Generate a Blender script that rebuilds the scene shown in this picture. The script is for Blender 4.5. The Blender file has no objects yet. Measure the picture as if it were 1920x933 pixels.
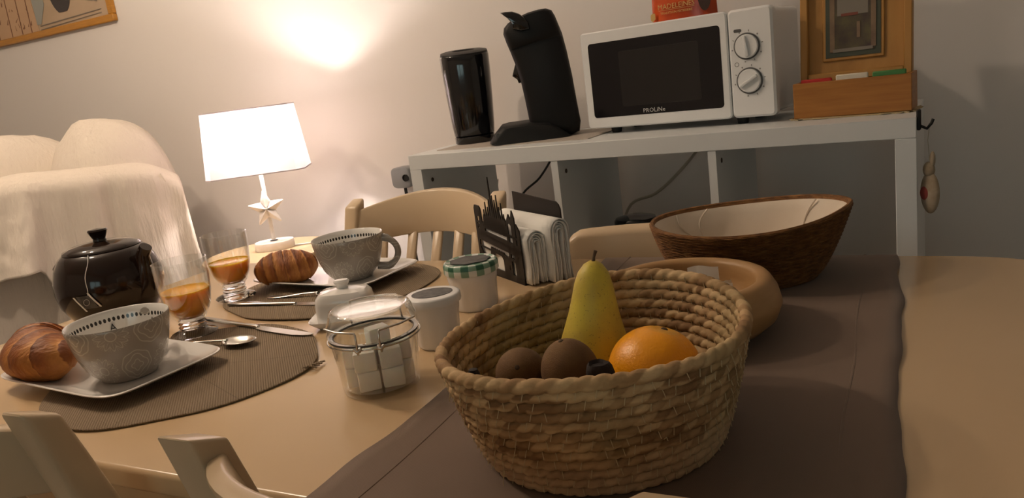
import bpy, bmesh, math, random
from math import sin, cos, pi, radians as rad, sqrt, atan2, hypot
from mathutils import Vector, Matrix, noise as mnoise
random.seed(7)
scene = bpy.context.scene
COL = scene.collection

# ------------------------------------------------------------------ camera, world, light, exposure
EYE = 1.12
YAW, PITCH, ROLL = rad(27.5), rad(12.7), rad(7.5)
def _yaw(v): return Vector((v[0]*cos(YAW)-v[1]*sin(YAW), v[0]*sin(YAW)+v[1]*cos(YAW), v[2]))
FWD = _yaw((0, cos(PITCH), -sin(PITCH)))
_r0, _u0 = _yaw((1, 0, 0)), _yaw((0, sin(PITCH), cos(PITCH)))
RGT = _r0*cos(ROLL)-_u0*sin(ROLL)
UPV = _r0*sin(ROLL)+_u0*cos(ROLL)
cd = bpy.data.cameras.new('camera'); cam = bpy.data.objects.new('camera', cd); COL.objects.link(cam)
cd.sensor_fit = 'HORIZONTAL'; cd.sensor_width = 36; cd.lens = 27.0; cd.clip_start = .02
cam.matrix_world = Matrix(((RGT.x, UPV.x, -FWD.x, 0), (RGT.y, UPV.y, -FWD.y, 0), (RGT.z, UPV.z, -FWD.z, EYE), (0, 0, 0, 1)))
scene.camera = cam
vs = scene.view_settings
vs.view_transform = 'Standard'; vs.look = 'None'; vs.gamma = 1; vs.use_curve_mapping = False; vs.exposure = 0.12

w = bpy.data.worlds.new('world'); scene.world = w; w.use_nodes = True
w.node_tree.nodes['Background'].inputs[0].default_value = (.62, .80, .78, 1)   # dim overcast daylight with garden green
w.node_tree.nodes['Background'].inputs[1].default_value = 2.3
WIN = (-.55, .95, .80, 1.75)                                                   # window opening in the wall behind the camera (x0,x1,z0,z1)
pl = bpy.data.lights.new('window_behind_offscreen', 'AREA'); pl.shape = 'RECTANGLE'; pl.size = WIN[1]-WIN[0]; pl.size_y = WIN[3]-WIN[2]
pl.cycles.is_portal = True
po = bpy.data.objects.new('window_behind_offscreen', pl); COL.objects.link(po); po.location = ((WIN[0]+WIN[1])/2, -2.25, (WIN[2]+WIN[3])/2); po.rotation_euler = (rad(90), 0, 0)
for k, (lx, ly) in enumerate(((-1.75, .75), (-2.35, 1.00))):                     # the two bulbs of the ceiling fitting
    l = bpy.data.lights.new('ceiling_bulb_offscreen', 'POINT'); l.energy = 25; l.color = (1, .78, .58); l.shadow_soft_size = .035
    o = bpy.data.objects.new('ceiling_bulb_offscreen', l); COL.objects.link(o); o.location = (lx, ly, 2.25)

# ------------------------------------------------------------------ node helpers
class S:
    """a socket with arithmetic"""
    def __init__(s, nt, sock): s.nt, s.k = nt, sock
    def op(s, o, b=None, c=None):
        n = s.nt.nodes.new('ShaderNodeMath'); n.operation = o
        for i, v in enumerate((s, b, c)):
            if v is None: continue
            if isinstance(v, S): s.nt.links.new(v.k, n.inputs[i])
            else: n.inputs[i].default_value = v
        return S(s.nt, n.outputs[0])
    def __add__(s, b): return s.op('ADD', b)
    def __sub__(s, b): return s.op('SUBTRACT', b)
    def __mul__(s, b): return s.op('MULTIPLY', b)
    def __truediv__(s, b): return s.op('DIVIDE', b)
    def abs(s): return s.op('ABSOLUTE')
    def sin(s): return s.op('SINE')
    def cos(s): return s.op('COSINE')
    def fract(s): return s.op('FRACT')
    def floor(s): return s.op('FLOOR')
    def lt(s, b): return s.op('LESS_THAN', b)
    def gt(s, b): return s.op('GREATER_THAN', b)
    def max(s, b): return s.op('MAXIMUM', b)
    def min(s, b): return s.op('MINIMUM', b)
    def atan2(s, b): return s.op('ARCTAN2', b)
    def sqrt(s): return s.op('SQRT')
    def mod(s, b): return s.op('FLOORED_MODULO', b)

MATS = {}
def newmat(name):
    m = bpy.data.materials.new(name); m.use_nodes = True; MATS[name] = m
    nt = m.node_tree; return m, nt, nt.nodes['Principled BSDF']
def coords(nt, kind='Object'):
    t = nt.nodes.new('ShaderNodeTexCoord'); sp = nt.nodes.new('ShaderNodeSeparateXYZ'); nt.links.new(t.outputs[kind], sp.inputs[0])
    return t.outputs[kind], S(nt, sp.outputs[0]), S(nt, sp.outputs[1]), S(nt, sp.outputs[2])
def noise(nt, vec, scale, detail=3, stretch=None, rough=.5):
    if stretch:
        mp = nt.nodes.new('ShaderNodeMapping'); mp.inputs['Scale'].default_value = stretch; nt.links.new(vec, mp.inputs[0]); vec = mp.outputs[0]
    n = nt.nodes.new('ShaderNodeTexNoise'); n.inputs['Scale'].default_value = scale; n.inputs['Detail'].default_value = detail; n.inputs['Roughness'].default_value = rough
    nt.links.new(vec, n.inputs['Vector']); return S(nt, n.outputs['Fac'])
def mixc(nt, fac, a, b):
    n = nt.nodes.new('ShaderNodeMix'); n.data_type = 'RGBA'
    nt.links.new(fac.k, n.inputs[0])
    for i, v in ((6, a), (7, b)):
        if isinstance(v, (tuple, list)): n.inputs[i].default_value = (*v, 1)
        else: nt.links.new(v, n.inputs[i])
    return n.outputs[2]
def ramp(nt, fac, stops):
    r = nt.nodes.new('ShaderNodeValToRGB'); nt.links.new(fac.k, r.inputs[0])
    e = r.color_ramp.elements
    while len(e) < len(stops): e.new(.5)
    for q, (p, c) in zip(e, stops): q.position = p; q.color = (*c, 1)
    return r.outputs[0]
def bump(nt, bs, h, strength=.3, dist=.002):
    b = nt.nodes.new('ShaderNodeBump'); b.inputs['Strength'].default_value = strength; b.inputs['Distance'].default_value = dist
    nt.links.new(h.k, b.inputs['Height']); nt.links.new(b.outputs[0], bs.inputs['Normal'])
def mat(name, col, rough=.5, metal=0, spec=.5, col2=None, nscale=8, stretch=None, bmp=0, bscale=200, bdist=.001, coat=0, sss=0, emit=None):
    m, nt, bs = newmat(name)
    bs.inputs['Base Color'].default_value = (*col, 1); bs.inputs['Roughness'].default_value = rough; bs.inputs['Metallic'].default_value = metal
    bs.inputs['Specular IOR Level'].default_value = spec; bs.inputs['Coat Weight'].default_value = coat; bs.inputs['Coat Roughness'].default_value = .05
    if sss:
        bs.inputs['Subsurface Weight'].default_value = sss; bs.inputs['Subsurface Scale'].default_value = .02 if name == 'orange_juice' else .01
        bs.inputs['Subsurface Radius'].default_value = (1, .5, .2)
    if col2 or bmp:
        v, *_ = coords(nt)
        if col2:
            f = noise(nt, v, nscale, 4, stretch)
            nt.links.new(ramp(nt, f, [(.35, col), (.65, col2)]), bs.inputs['Base Color'])
        if bmp: bump(nt, bs, noise(nt, v, bscale, 2, stretch), bmp, bdist)
    return m
def thin_glass(name, tint=(.985, .99, .985), rough=.02, ior=1.5):
    m = bpy.data.materials.new(name); m.use_nodes = True; MATS[name] = m; nt = m.node_tree; nt.nodes.clear()
    o = nt.nodes.new('ShaderNodeOutputMaterial'); mx = nt.nodes.new('ShaderNodeMixShader'); tr = nt.nodes.new('ShaderNodeBsdfTransparent'); gl = nt.nodes.new('ShaderNodeBsdfGlossy'); fr = nt.nodes.new('ShaderNodeLayerWeight')
    tr.inputs[0].default_value = (*tint, 1); gl.inputs['Roughness'].default_value = rough; gl.inputs[0].default_value = (1, 1, 1, 1); fr.inputs[0].default_value = .5
    fa = S(nt, fr.outputs['Facing']); fa = fa.op('POWER', 2.3)*.75+.07; nt.links.new(fa.k, mx.inputs[0]); nt.links.new(tr.outputs[0], mx.inputs[1]); nt.links.new(gl.outputs[0], mx.inputs[2]); nt.links.new(mx.outputs[0], o.inputs[0])
    return m

# ------------------------------------------------------------------ materials
mat('wall_paint', (.74, .71, .68), .85, bmp=.15, bscale=90)
mat('ceiling_paint', (.8, .78, .75), .9)
mat('cream_lacquer', (.60, .43, .255), .2, col2=(.58, .415, .24), nscale=3, bmp=.03, bscale=40)
mat('cream_chair', (.61, .47, .305), .28, col2=(.585, .445, .285), nscale=5)
mat('white_laminate', (.70, .73, .74), .4, bmp=.02, bscale=300)
mat('white_gloss', (.76, .78, .79), .16, coat=.3)
mat('white_ceramic', (.80, .78, .75), .12, coat=.4)
mat('white_pot', (.78, .78, .78), .22)
mat('white_wood', (.80, .77, .73), .55, col2=(.72, .67, .60), nscale=30, bmp=.2, bscale=60)
mat('black_plastic', (.004, .004, .004), .5, spec=.3)
mat('black_gloss', (.004, .004, .005), .1, coat=.5)
mat('black_matte', (.008, .008, .008), .55, spec=.35)
mat('grey_plastic', (.22, .23, .24), .45)
mat('dark_grey', (.05, .05, .05), .5)
mat('teapot_glaze', (.016, .008, .005), .12, coat=.1, spec=.4)
mat('holder_metal', (.014, .010, .008), .45, metal=.2)
mat('steel', (.62, .60, .56), .22, metal=1)
mat('chrome', (.8, .8, .8), .08, metal=1)
mat('napkin_cloth', (.80, .79, .75), .9, bmp=.3, bscale=600)
mat('paper_white', (.80, .79, .76), .8)
mat('paper_green', (.03, .20, .12), .7)
mat('sugar', (.88, .87, .84), .75, sss=.3, bmp=.4, bscale=900)
mat('orange_juice', (1, .45, .012), .12, sss=.6)
mat('red_card', (.50, .025, .02), .55); mat('green_card', (.06, .22, .06), .55); mat('ivory_card', (.70, .66, .55), .6)
mat('gold_print', (.75, .52, .2), .3, metal=.6)
mat('bag_orange', (.55, .075, .012), .25, col2=(.42, .05, .01), nscale=14, bmp=.4, bscale=30, bdist=.003)
mat('bag_brown', (.03, .012, .006), .4)
mat('kiwi_skin', (.17, .088, .028), .8, col2=(.115, .055, .018), nscale=40, bmp=.6, bscale=900)
mat('banana_skin', (.55, .36, .04), .5, col2=(.35, .18, .03), nscale=30)
mat('banana_tip', (.018, .010, .008), .8, bmp=.6, bscale=300)
mat('banana_pith', (.22, .13, .08), .8)
mat('stem_brown', (.07, .04, .02), .8)
mat('liner_cloth', (.70, .62, .52), .9, col2=(.66, .57, .46), nscale=12, bmp=.2, bscale=500)
mat('floor_tile', (.33, .27, .21), .4, col2=(.28, .23, .18), nscale=4)
mat('cable_black', (.01, .01, .01), .5); mat('cable_beige', (.42, .38, .30), .5); mat('cable_white', (.7, .69, .66), .5)
mat('lace', (.50, .40, .24), .9, bmp=.6, bscale=300)
mat('frame_gold', (.48, .22, .03), .35, col2=(.40, .18, .025), nscale=20, stretch=(1, 1, 12))
mat('print_paper', (.48, .36, .25), .7, col2=(.44, .33, .22), nscale=6)
mat('print_blue', (.30, .31, .28), .7); mat('print_vase', (.050, .043, .042), .7); mat('print_line', (.20, .17, .14), .7); mat('print_brown', (.20, .09, .05), .7)
mat('print_sand', (.50, .33, .20), .7)
mat('art_green', (.055, .065, .045), .7); mat('art_dark', (.05, .03, .03), .7, col2=(.10, .09, .04), nscale=30); mat('art_light', (.22, .15, .09), .7, col2=(.14, .09, .06), nscale=25)
mat('art_sky', (.20, .18, .15), .7); mat('art_red', (.18, .05, .03), .7)
mat('dial_ring', (.10, .10, .10), .3); mat('dial_mark', (.25, .25, .25), .6)
mat('ornament_cloth', (.44, .36, .27), .9, col2=(.30, .23, .15), nscale=40); mat('ornament_red', (.28, .05, .04), .9)
mat('dowel_hole', (.06, .035, .02), .8)
mat('print_text', (.5, .5, .5), .5)
mat('label_black', (.03, .03, .03), .5, col2=(.09, .09, .085), nscale=90)
mat('shade_chrome', (.6, .6, .58), .2, metal=1)
thin_glass('clear_glass'); thin_glass('jar_glass', (.975, .98, .968))
m, nt, bs = newmat('thick_glass'); bs.inputs['Transmission Weight'].default_value = 1; bs.inputs['Roughness'].default_value = .02; bs.inputs['IOR'].default_value = 1.45
m, nt, bs = newmat('tinted_door'); bs.inputs['Base Color'].default_value = (.004, .004, .006, 1); bs.inputs['Roughness'].default_value = .08

def build_special_mats():
    # runner: taupe woven cloth
    m, nt, bs = newmat('runner_cloth'); v, x, y, z = coords(nt); bs.inputs['Roughness'].default_value = .75; bs.inputs['Sheen Weight'].default_value = .15
    n = noise(nt, v, 5, 3); nt.links.new(ramp(nt, n, [(.3, (.135, .086, .056)), (.7, (.152, .098, .065))]), bs.inputs['Base Color'])
    wv = (x*(2*pi/.0018)).sin()*(y*(2*pi/.0018)).sin(); bump(nt, bs, wv+noise(nt, v, 6, 2)*4.0, .15, .0006)
    # placemat weave with radial seams
    m, nt, bs = newmat('mat_weave'); v, x, y, z = coords(nt); bs.inputs['Roughness'].default_value = .85
    wv = (x*(2*pi/.0046)).sin()*(y*(2*pi/.0046)).sin()
    a = y.atan2(x)*(8/(2*pi)); seam = ((a.fract()-.5).abs()*(x*x+y*y).sqrt()).lt(.0012)*.6
    base = ramp(nt, wv*.5+.5, [(0, (.155, .105, .060)), (1, (.30, .225, .145))])
    nt.links.new(mixc(nt, seam, base, (.15, .105, .065)), bs.inputs['Base Color']); bump(nt, bs, wv-seam*2.0, .6, .001)
    # sofa throw: crinkled white cotton
    m, nt, bs = newmat('throw_cloth'); v, x, y, z = coords(nt); bs.inputs['Roughness'].default_value = .9; bs.inputs['Base Color'].default_value = (.70, .63, .55, 1)
    bump(nt, bs, noise(nt, v, 9, 4, (1, 1, .35))*1.5+noise(nt, v, 60, 3, (1.5, 1.5, .25))*.5, .6, .014)
    # mug outside, taupe with white line flowers
    m, nt, bs = newmat('mug_pattern'); v, x, y, z = coords(nt); bs.inputs['Roughness'].default_value = .22; bs.inputs['Coat Weight'].default_value = .3
    u = y.atan2(x)*(8/(2*pi)); vv = z/.052; row = vv.floor(); u = u+row.mod(2.0)*.5
    du = u.fract()-.5; dv = vv.fract()-.5; rho = (du*du+dv*dv).sqrt(); ph = dv.atan2(du)
    odd = (u.floor()+row).mod(2.0).gt(.5)
    ring = (rho-.13).abs().lt(.014)
    clover = ((ph*4.0).cos()*.03+.15-rho).abs().lt(.014)
    petals = ((ph*12.0).cos()*.06+.36-rho).abs().lt(.016)
    rays = (((ph*6.0).sin().abs()*rho).lt(.022)).min(rho.gt(.17)).min(rho.lt(.42))
    zig = (((ph*6.0).cos().abs()*rho*.5-(rho-.25)*.4).abs().lt(.012)).min(rho.gt(.2)).min(rho.lt(.45))
    oct_ = ((ph*8.0).cos()*.012+.44-rho).abs().lt(.014)
    flower = ring.max(rays).max(petals).max(zig); other = clover.max(oct_).max(((ph*4.0).cos()*.04+.31-rho).abs().lt(.014))
    pat = flower*(odd*-1.0+1.0)+other*odd
    nt.links.new(mixc(nt, pat*.72, (.36, .325, .285), (.62, .575, .51)), bs.inputs['Base Color'])
    # mug inside, white with a band of dark dots
    m, nt, bs = newmat('mug_inside'); v, x, y, z = coords(nt); bs.inputs['Roughness'].default_value = .14; bs.inputs['Coat Weight'].default_value = .3
    da = (y.atan2(x)*(64/(2*pi))).fract()-.5; dz = (z-.0725)/.0032
    dot = ((da/.33)*(da/.33)+dz*dz).lt(1.0)
    nt.links.new(mixc(nt, dot, (.78, .76, .72), (.03, .025, .022)), bs.inputs['Base Color'])
    # gingham jam lid
    m, nt, bs = newmat('gingham'); v, x, y, z = coords(nt); bs.inputs['Roughness'].default_value = .3
    a = (y.atan2(x)*(11/(2*pi))).fract().gt(.5); r = (((x*x+y*y).sqrt()-z)*(1/.020)+.3).fract().gt(.5)
    nt.links.new(ramp(nt, (a+r)*.5, [(.0, (.72, .74, .70)), (.5, (.20, .34, .25)), (.95, (.02, .11, .06))]), bs.inputs['Base Color'])
    nt.nodes[-1]
    # seagrass rope
    m, nt, bs = newmat('seagrass'); v, x, y, z = coords(nt); bs.inputs['Roughness'].default_value = .8
    th = y.atan2(x)
    n1 = noise(nt, v, 26, 4); n2 = noise(nt, v, 7, 2); n3 = noise(nt, v, 220, 3)
    st = nt.nodes.new('ShaderNodeAttribute'); st.attribute_name = 'straw'; c1 = ramp(nt, n1*.62+S(nt, st.outputs['Fac'])*.38, [(.3, (.22, .115, .045)), (.48, (.41, .255, .12)), (.68, (.60, .42, .225))])
    c2 = mixc(nt, (n2-.48).max(0.0)*4.0*(n3*.6+.4), c1, (.24, .20, .085))
    nt.links.new(mixc(nt, (z*-24.0+1.1).max(0.0).min(.65), c2, (.52, .36, .22)), bs.inputs['Base Color'])
    bump(nt, bs, n3, .5, .0012)
    # fine brown wicker
    m, nt, bs = newmat('brown_fibre'); v, x, y, z = coords(nt); bs.inputs['Roughness'].default_value = .75
    n1 = noise(nt, v, 60, 4, (1, 1, 4)); n2 = noise(nt, v, 300, 2, (1, 1, 6))
    c1 = ramp(nt, n1, [(.3, (.11, .042, .010)), (.55, (.22, .095, .024)), (.75, (.32, .155, .045))])
    nt.links.new(mixc(nt, n2.gt(.70)*.6, c1, (.40, .26, .12)), bs.inputs['Base Color']); bump(nt, bs, n2, .7, .002)
    # woods
    for nm, a, b, sc, st in (('bowl_wood', (.46, .28, .12), (.31, .165, .058), 8, (1, 1, 6)), ('box_wood', (.40, .17, .030), (.30, .115, .018), 9, (1, 3, 14)), ('box_lid_wood', (.45, .235, .058), (.38, .185, .040), 7, (6, 2, 1))):
        m, nt, bs = newmat(nm); v, x, y, z = coords(nt); bs.inputs['Roughness'].default_value = .45
        n = noise(nt, v, sc, 5, st); nt.links.new(ramp(nt, n, [(.3, b), (.7, a)]), bs.inputs['Base Color'])
    # croissant crust
    m, nt, bs = newmat('croissant_crust'); v, x, y, z = coords(nt, 'Object'); bs.inputs['Roughness'].default_value = .55
    at = nt.nodes.new('ShaderNodeAttribute'); at.attribute_name = 'bake'
    f = S(nt, at.outputs['Fac'])*.75+noise(nt, v, 55, 5, (3, 1, 1))*.5-.1
    nt.links.new(ramp(nt, f, [(.15, (.58, .25, .055)), (.45, (.32, .098, .016)), (.8, (.13, .034, .008))]), bs.inputs['Base Color']); bump(nt, bs, noise(nt, v, 90, 5, (3, 1, 1)), .8, .004)
    # orange peel
    m, nt, bs = newmat('orange_peel'); v, x, y, z = coords(nt); bs.inputs['Roughness'].default_value = .36
    nt.links.new(mixc(nt, ((z-.0395)*300.0).max(0.0).min(1.0)*.55, (.92, .37, .004), (.33, .27, .03)), bs.inputs['Base Color']); bump(nt, bs, noise(nt, v, 420, 2), .35, .0012)
    # pear skin
    m, nt, bs = newmat('pear_skin'); v, x, y, z = coords(nt); bs.inputs['Roughness'].default_value = .5
    n = noise(nt, v, 30, 4); n2 = noise(nt, v, 420, 2)
    c = ramp(nt, n+((z-.09).abs()*.9), [(.45, (.62, .49, .05)), (.66, (.52, .38, .05)), (.80, (.34, .19, .04))])
    nt.links.new(mixc(nt, n2.gt(.66)*.5, c, (.20, .14, .03)), bs.inputs['Base Color'])
    # lamp shade: white fabric that lets light through
    m = bpy.data.materials.new('lamp_shade_fabric'); m.use_nodes = True; MATS['lamp_shade_fabric'] = m; nt = m.node_tree; nt.nodes.clear()
    o = nt.nodes.new('ShaderNodeOutputMaterial'); mx = nt.nodes.new('ShaderNodeMixShader'); d = nt.nodes.new('ShaderNodeBsdfDiffuse'); t = nt.nodes.new('ShaderNodeBsdfTranslucent')
    d.inputs[0].default_value = (.85, .82, .82, 1); t.inputs[0].default_value = (.44, .385, .40, 1); mx.inputs[0].default_value = .30
    nt.links.new(d.outputs[0], mx.inputs[1]); nt.links.new(t.outputs[0], mx.inputs[2]); nt.links.new(mx.outputs[0], o.inputs[0])
build_special_mats()

# ------------------------------------------------------------------ mesh helpers
class MB:
    def __init__(s): s.v, s.f, s.mi, s.attr = [], [], [], []
    def add(s, vs, fs, mi=0, xf=None):
        b = len(s.v)
        s.v += [tuple(xf @ Vector(p)) if xf else tuple(p) for p in vs]
        s.f += [tuple(i+b for i in f) for f in fs]; s.mi += [mi]*len(fs); return s
    def box(s, c, d, rz=0, mi=0, xf=None):
        x, y, z = d[0]/2, d[1]/2, d[2]/2
        vs = [(i*x, j*y, k*z) for k in (-1, 1) for j in (-1, 1) for i in (-1, 1)]
        R = Matrix.Translation(c) @ Matrix.Rotation(rz, 4, 'Z')
        if xf: R = xf @ R
        return s.add(vs, [(0, 2, 3, 1), (4, 5, 7, 6), (0, 1, 5, 4), (2, 6, 7, 3), (0, 4, 6, 2), (1, 3, 7, 5)], mi, R)
    def rings(s, rings, closed=True, cap0=True, cap1=True, mi=0, xf=None):
        n = len(rings[0]); vs = [p for r in rings for p in r]; fs = []
        for k in range(len(rings)-1):
            for i in range(n if closed else n-1):
                j = (i+1) % n; fs.append((k*n+i, k*n+j, (k+1)*n+j, (k+1)*n+i))
        if cap0: fs.append(tuple(reversed(range(n))))
        if cap1: fs.append(tuple(range((len(rings)-1)*n, len(rings)*n)))
        return s.add(vs, fs, mi, xf)
    def lathe(s, prof, seg=48, c=(0, 0, 0), mi=0, xf=None, cap0=False, cap1=False):
        return s.rings([[(c[0]+r*cos(2*pi*i/seg), c[1]+r*sin(2*pi*i/seg), c[2]+z) for i in range(seg)] for r, z in prof], True, cap0, cap1, mi, xf)
    def tube(s, path, r, seg=8, closed=False, mi=0, xf=None, flat=1):
        P = [Vector(p) for p in path]; n = len(P); rings = []; up = None
        for i in range(n):
            a = P[i-1] if (i or closed) else P[i]; b = P[(i+1) % n] if (i < n-1 or closed) else P[i]
            t = (b-a).normalized()
            if up is None: up = Vector((0, 0, 1)) if abs(t.z) < .9 else Vector((1, 0, 0))
            nx = up.cross(t); nx = nx.normalized() if nx.length > 1e-6 else Vector((1, 0, 0)); up = t.cross(nx).normalized()
            rr = r[i] if isinstance(r, (list, tuple)) else r
            rings.append([P[i]+nx*rr*cos(2*pi*k/seg)+up*rr*flat*sin(2*pi*k/seg) for k in range(seg)])
        if closed: return s.rings(rings+[rings[0]], True, False, False, mi, xf)
        return s.rings(rings, True, True, True, mi, xf)
    def prism(s, poly, z0, z1, mi=0, xf=None):
        n = len(poly)
        if sum(poly[i][0]*poly[(i+1) % n][1]-poly[(i+1) % n][0]*poly[i][1] for i in range(n)) < 0: poly = poly[::-1]
        return s.rings([[(x, y, z0) for x, y in poly], [(x, y, z1) for x, y in poly]], mi=mi, xf=xf)
    def grid(s, fn, nu, nv, mi=0, xf=None):
        vs = [fn(i/nu, j/nv) for j in range(nv+1) for i in range(nu+1)]
        return s.add(vs, [(j*(nu+1)+i, j*(nu+1)+i+1, (j+1)*(nu+1)+i+1, (j+1)*(nu+1)+i) for j in range(nv) for i in range(nu)], mi, xf)
    def ball(s, c, r, seg=24, rg=14, mi=0, xf=None, fn=None):
        R = (r, r, r) if not isinstance(r, (list, tuple)) else r; rings = []
        for k in range(rg+1):
            t = -pi/2+pi*k/rg; q = max(cos(t), .004)
            rings.append([(c[0]+R[0]*q*cos(2*pi*i/seg), c[1]+R[1]*q*sin(2*pi*i/seg), c[2]+R[2]*sin(t)) for i in range(seg)])
        if fn: rings = [[fn(*p) for p in r_] for r_ in rings]
        return s.rings(rings, mi=mi, xf=xf)
    def strip(s, cols, d, mi=0, xf=None):
        """cols: (x, zlow, zhigh) -> a flat plate of thickness d in the xz plane"""
        for (x0, a0, b0), (x1, a1, b1) in zip(cols, cols[1:]):
            vs = [(x0, 0, a0), (x1, 0, a1), (x1, 0, b1), (x0, 0, b0), (x0, d, a0), (x1, d, a1), (x1, d, b1), (x0, d, b0)]
            s.add(vs, [(0, 1, 2, 3), (7, 6, 5, 4), (0, 4, 5, 1), (1, 5, 6, 2), (2, 6, 7, 3), (3, 7, 4, 0)], mi, xf)
        return s
    def build(s, name, mats, parent=None, smooth=40, bevel=None, loc=None, rz=None, subsurf=0, solid=0):
        me = bpy.data.meshes.new(name); me.from_pydata(s.v, [], s.f)
        if isinstance(mats, str): mats = [mats]
        for q in mats: me.materials.append(MATS[q])
        me.polygons.foreach_set('material_index', s.mi)
        bm = bmesh.new(); bm.from_mesh(me)
        bmesh.ops.recalc_face_normals(bm, faces=bm.faces)
        if bevel:
            es = [e for e in bm.edges if len(e.link_faces) == 2 and e.calc_face_angle(0) > rad(30)]
            bmesh.ops.bevel(bm, geom=es, offset=bevel[0], segments=bevel[1], profile=.5, affect='EDGES', clamp_overlap=True)
        bm.to_mesh(me); bm.free()
        if smooth:
            me.polygons.foreach_set('use_smooth', [True]*len(me.polygons)); me.set_sharp_from_angle(angle=rad(smooth))
        me.update()
        o = bpy.data.objects.new(name, me); COL.objects.link(o)
        if parent: o.parent = parent
        if loc: o.location = loc
        if rz is not None: o.rotation_euler = (0, 0, rz)
        if solid:
            md = o.modifiers.new('thickness', 'SOLIDIFY'); md.thickness = solid; md.offset = 0
        if subsurf:
            md = o.modifiers.new('smooth', 'SUBSURF'); md.levels = subsurf; md.render_levels = subsurf
        return o
def tag(o, label=None, cat=None, group=None, kind=None):
    if label: o['label'] = label
    if cat: o['category'] = cat
    if group: o['group'] = group
    if kind: o['kind'] = kind
    return o
def thing(name, loc, label, cat, rz=0, group=None):
    o = bpy.data.objects.new(name, None); COL.objects.link(o); o.location = loc; o.rotation_euler = (0, 0, rz); o.empty_display_size = .05
    return tag(o, label, cat, group)
def copy_tree(o, parent=None):
    c = o.copy(); COL.objects.link(c); c.parent = parent
    for ch in [x for x in bpy.data.objects if x.parent == o]: copy_tree(ch, c)
    return c
def text_part(name, body, size, m, parent, xf, extrude=.0002, align='CENTER', spacing=1.0):
    cu = bpy.data.curves.new(name, 'FONT'); cu.body = body; cu.size = size; cu.extrude = extrude; cu.align_x = align; cu.align_y = 'CENTER'; cu.space_character = spacing; cu.resolution_u = 2
    t = bpy.data.objects.new('tmp', cu); COL.objects.link(t)
    me = bpy.data.meshes.new_from_object(t.evaluated_get(bpy.context.evaluated_depsgraph_get()))
    bpy.data.objects.remove(t); me.transform(xf); me.name = name; me.materials.clear(); me.materials.append(MATS[m])
    o = bpy.data.objects.new(name, me); COL.objects.link(o); o.parent = parent; return o
def superell(a, b, e, n=64, ph=0):
    out = []
    for i in range(n):
        t = 2*pi*i/n; c, s_ = cos(t), sin(t)
        out.append((a*math.copysign(abs(c)**(2/e), c), b*math.copysign(abs(s_)**(2/e), s_)))
    return out
RX90 = Matrix.Rotation(pi/2, 4, 'X')
T = .75

# ------------------------------------------------------------------ the setting
WA = rad(-1.5)
wallxf = Matrix.Rotation(WA, 4, 'Z')
WD = 2.2
def struct(name, mb, m, **k): return tag(mb.build(name, m, **k), kind='structure')
struct('floor', MB().box((-1.0, 0, -.05), (7.4, 5.4, .1)), 'floor_tile', smooth=0)
struct('ceiling', MB().box((-1.0, 0, 2.55), (7.4, 5.4, .1)), 'ceiling_paint', smooth=0)
struct('wall_back', MB().box((-1.0, WD+.06, 1.25), (7.4, .12, 2.5), xf=wallxf), 'wall_paint', smooth=0)
struct('wall_left', MB().box((-4.5, 0, 1.25), (.12, 5.4, 2.5)), 'wall_paint', smooth=0)
struct('wall_right', MB().box((2.3, 0, 1.25), (.12, 5.4, 2.5)), 'wall_paint', smooth=0)
x0, x1, z0, z1 = WIN
mb = MB(); yb = -2.36
mb.box(((-4.6+x0)/2, yb, 1.25), (x0+4.6, .12, 2.5)).box(((2.4+x1)/2, yb, 1.25), (2.4-x1, .12, 2.5)).box(((x0+x1)/2, yb, z0/2), (x1-x0, .12, z0)).box(((x0+x1)/2, yb, (2.5+z1)/2), (x1-x0, .12, 2.5-z1))
struct('wall_front', mb, 'wall_paint', smooth=0)
wf = MB()
for xx in (x0+.03, (x0+x1)/2, x1-.03): wf.box((xx, yb, (z0+z1)/2), (.06, .07, z1-z0))
for zz in (z0+.03, z1-.03): wf.box(((x0+x1)/2, yb, zz), (x1-x0, .07, .06))
wo = struct('window_1', wf, 'white_laminate', smooth=0)
for xx in ((x0*3+x1)/4, (x0+x1*3)/4): MB().box((xx, yb, (z0+z1)/2), ((x1-x0)/2-.05, .004, z1-z0-.1)).build('pane', 'clear_glass', wo, smooth=0)
struct('baseboard_back', MB().box((-1.0, WD-.008, .04), (7.2, .016, .08), xf=wallxf), 'white_laminate', smooth=0)
fx = thing('ceiling_light', (-2.05, .875, 2.5), 'two-bulb ceiling light fitting above the dining table', 'ceiling light')
MB().box((0, 0, -.02), (.7, .09, .04), rz=rad(-22)).build('mount_plate', 'white_laminate', fx, bevel=(.008, 2))
for s_ in (-1, 1): MB().lathe([(.03, -.04), (.03, -.10), (.045, -.15), (.05, -.2)], 24, (s_*.30, -s_*.125, 0)).build('lamp_socket', 'white_laminate', fx)

# ------------------------------------------------------------------ dining table
tb = thing('dining_table', (-.66, .932, 0), 'cream lacquered rectangular dining table laid for breakfast', 'table')
L, Wd = 1.72, .878
mb = MB(); mb.rings([[(x, y, z) for x, y in superell(L/2, Wd/2, 14, 96)] for z in (T-.028, T)]); mb.build('table_top', 'cream_lacquer', tb, bevel=(.006, 3))
MB().box((0, -Wd/2+.06, T-.075), (L-.16, .022, .095)).build('apron', 'cream_lacquer', tb, bevel=(.002, 1))
MB().box((0, Wd/2-.06, T-.075), (L-.16, .022, .095)).build('apron', 'cream_lacquer', tb, bevel=(.002, 1))
for s_ in (-1, 1): MB().box((s_*(L/2-.08), 0, T-.075), (.022, Wd-.14, .095)).build('apron', 'cream_lacquer', tb, bevel=(.002, 1))
for sx in (-1, 1):
    for sy in (-1, 1):
        mb = MB(); mb.rings([[(sx*(L/2-.08)+i*a, sy*(Wd/2-.07)+j*a, z) for i, j in ((-1, -1), (1, -1), (1, 1), (-1, 1))] for a, z in ((.02, 0), (.034, T-.15), (.034, T-.028))]); mb.build('leg', 'cream_lacquer', tb, bevel=(.004, 2))

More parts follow.
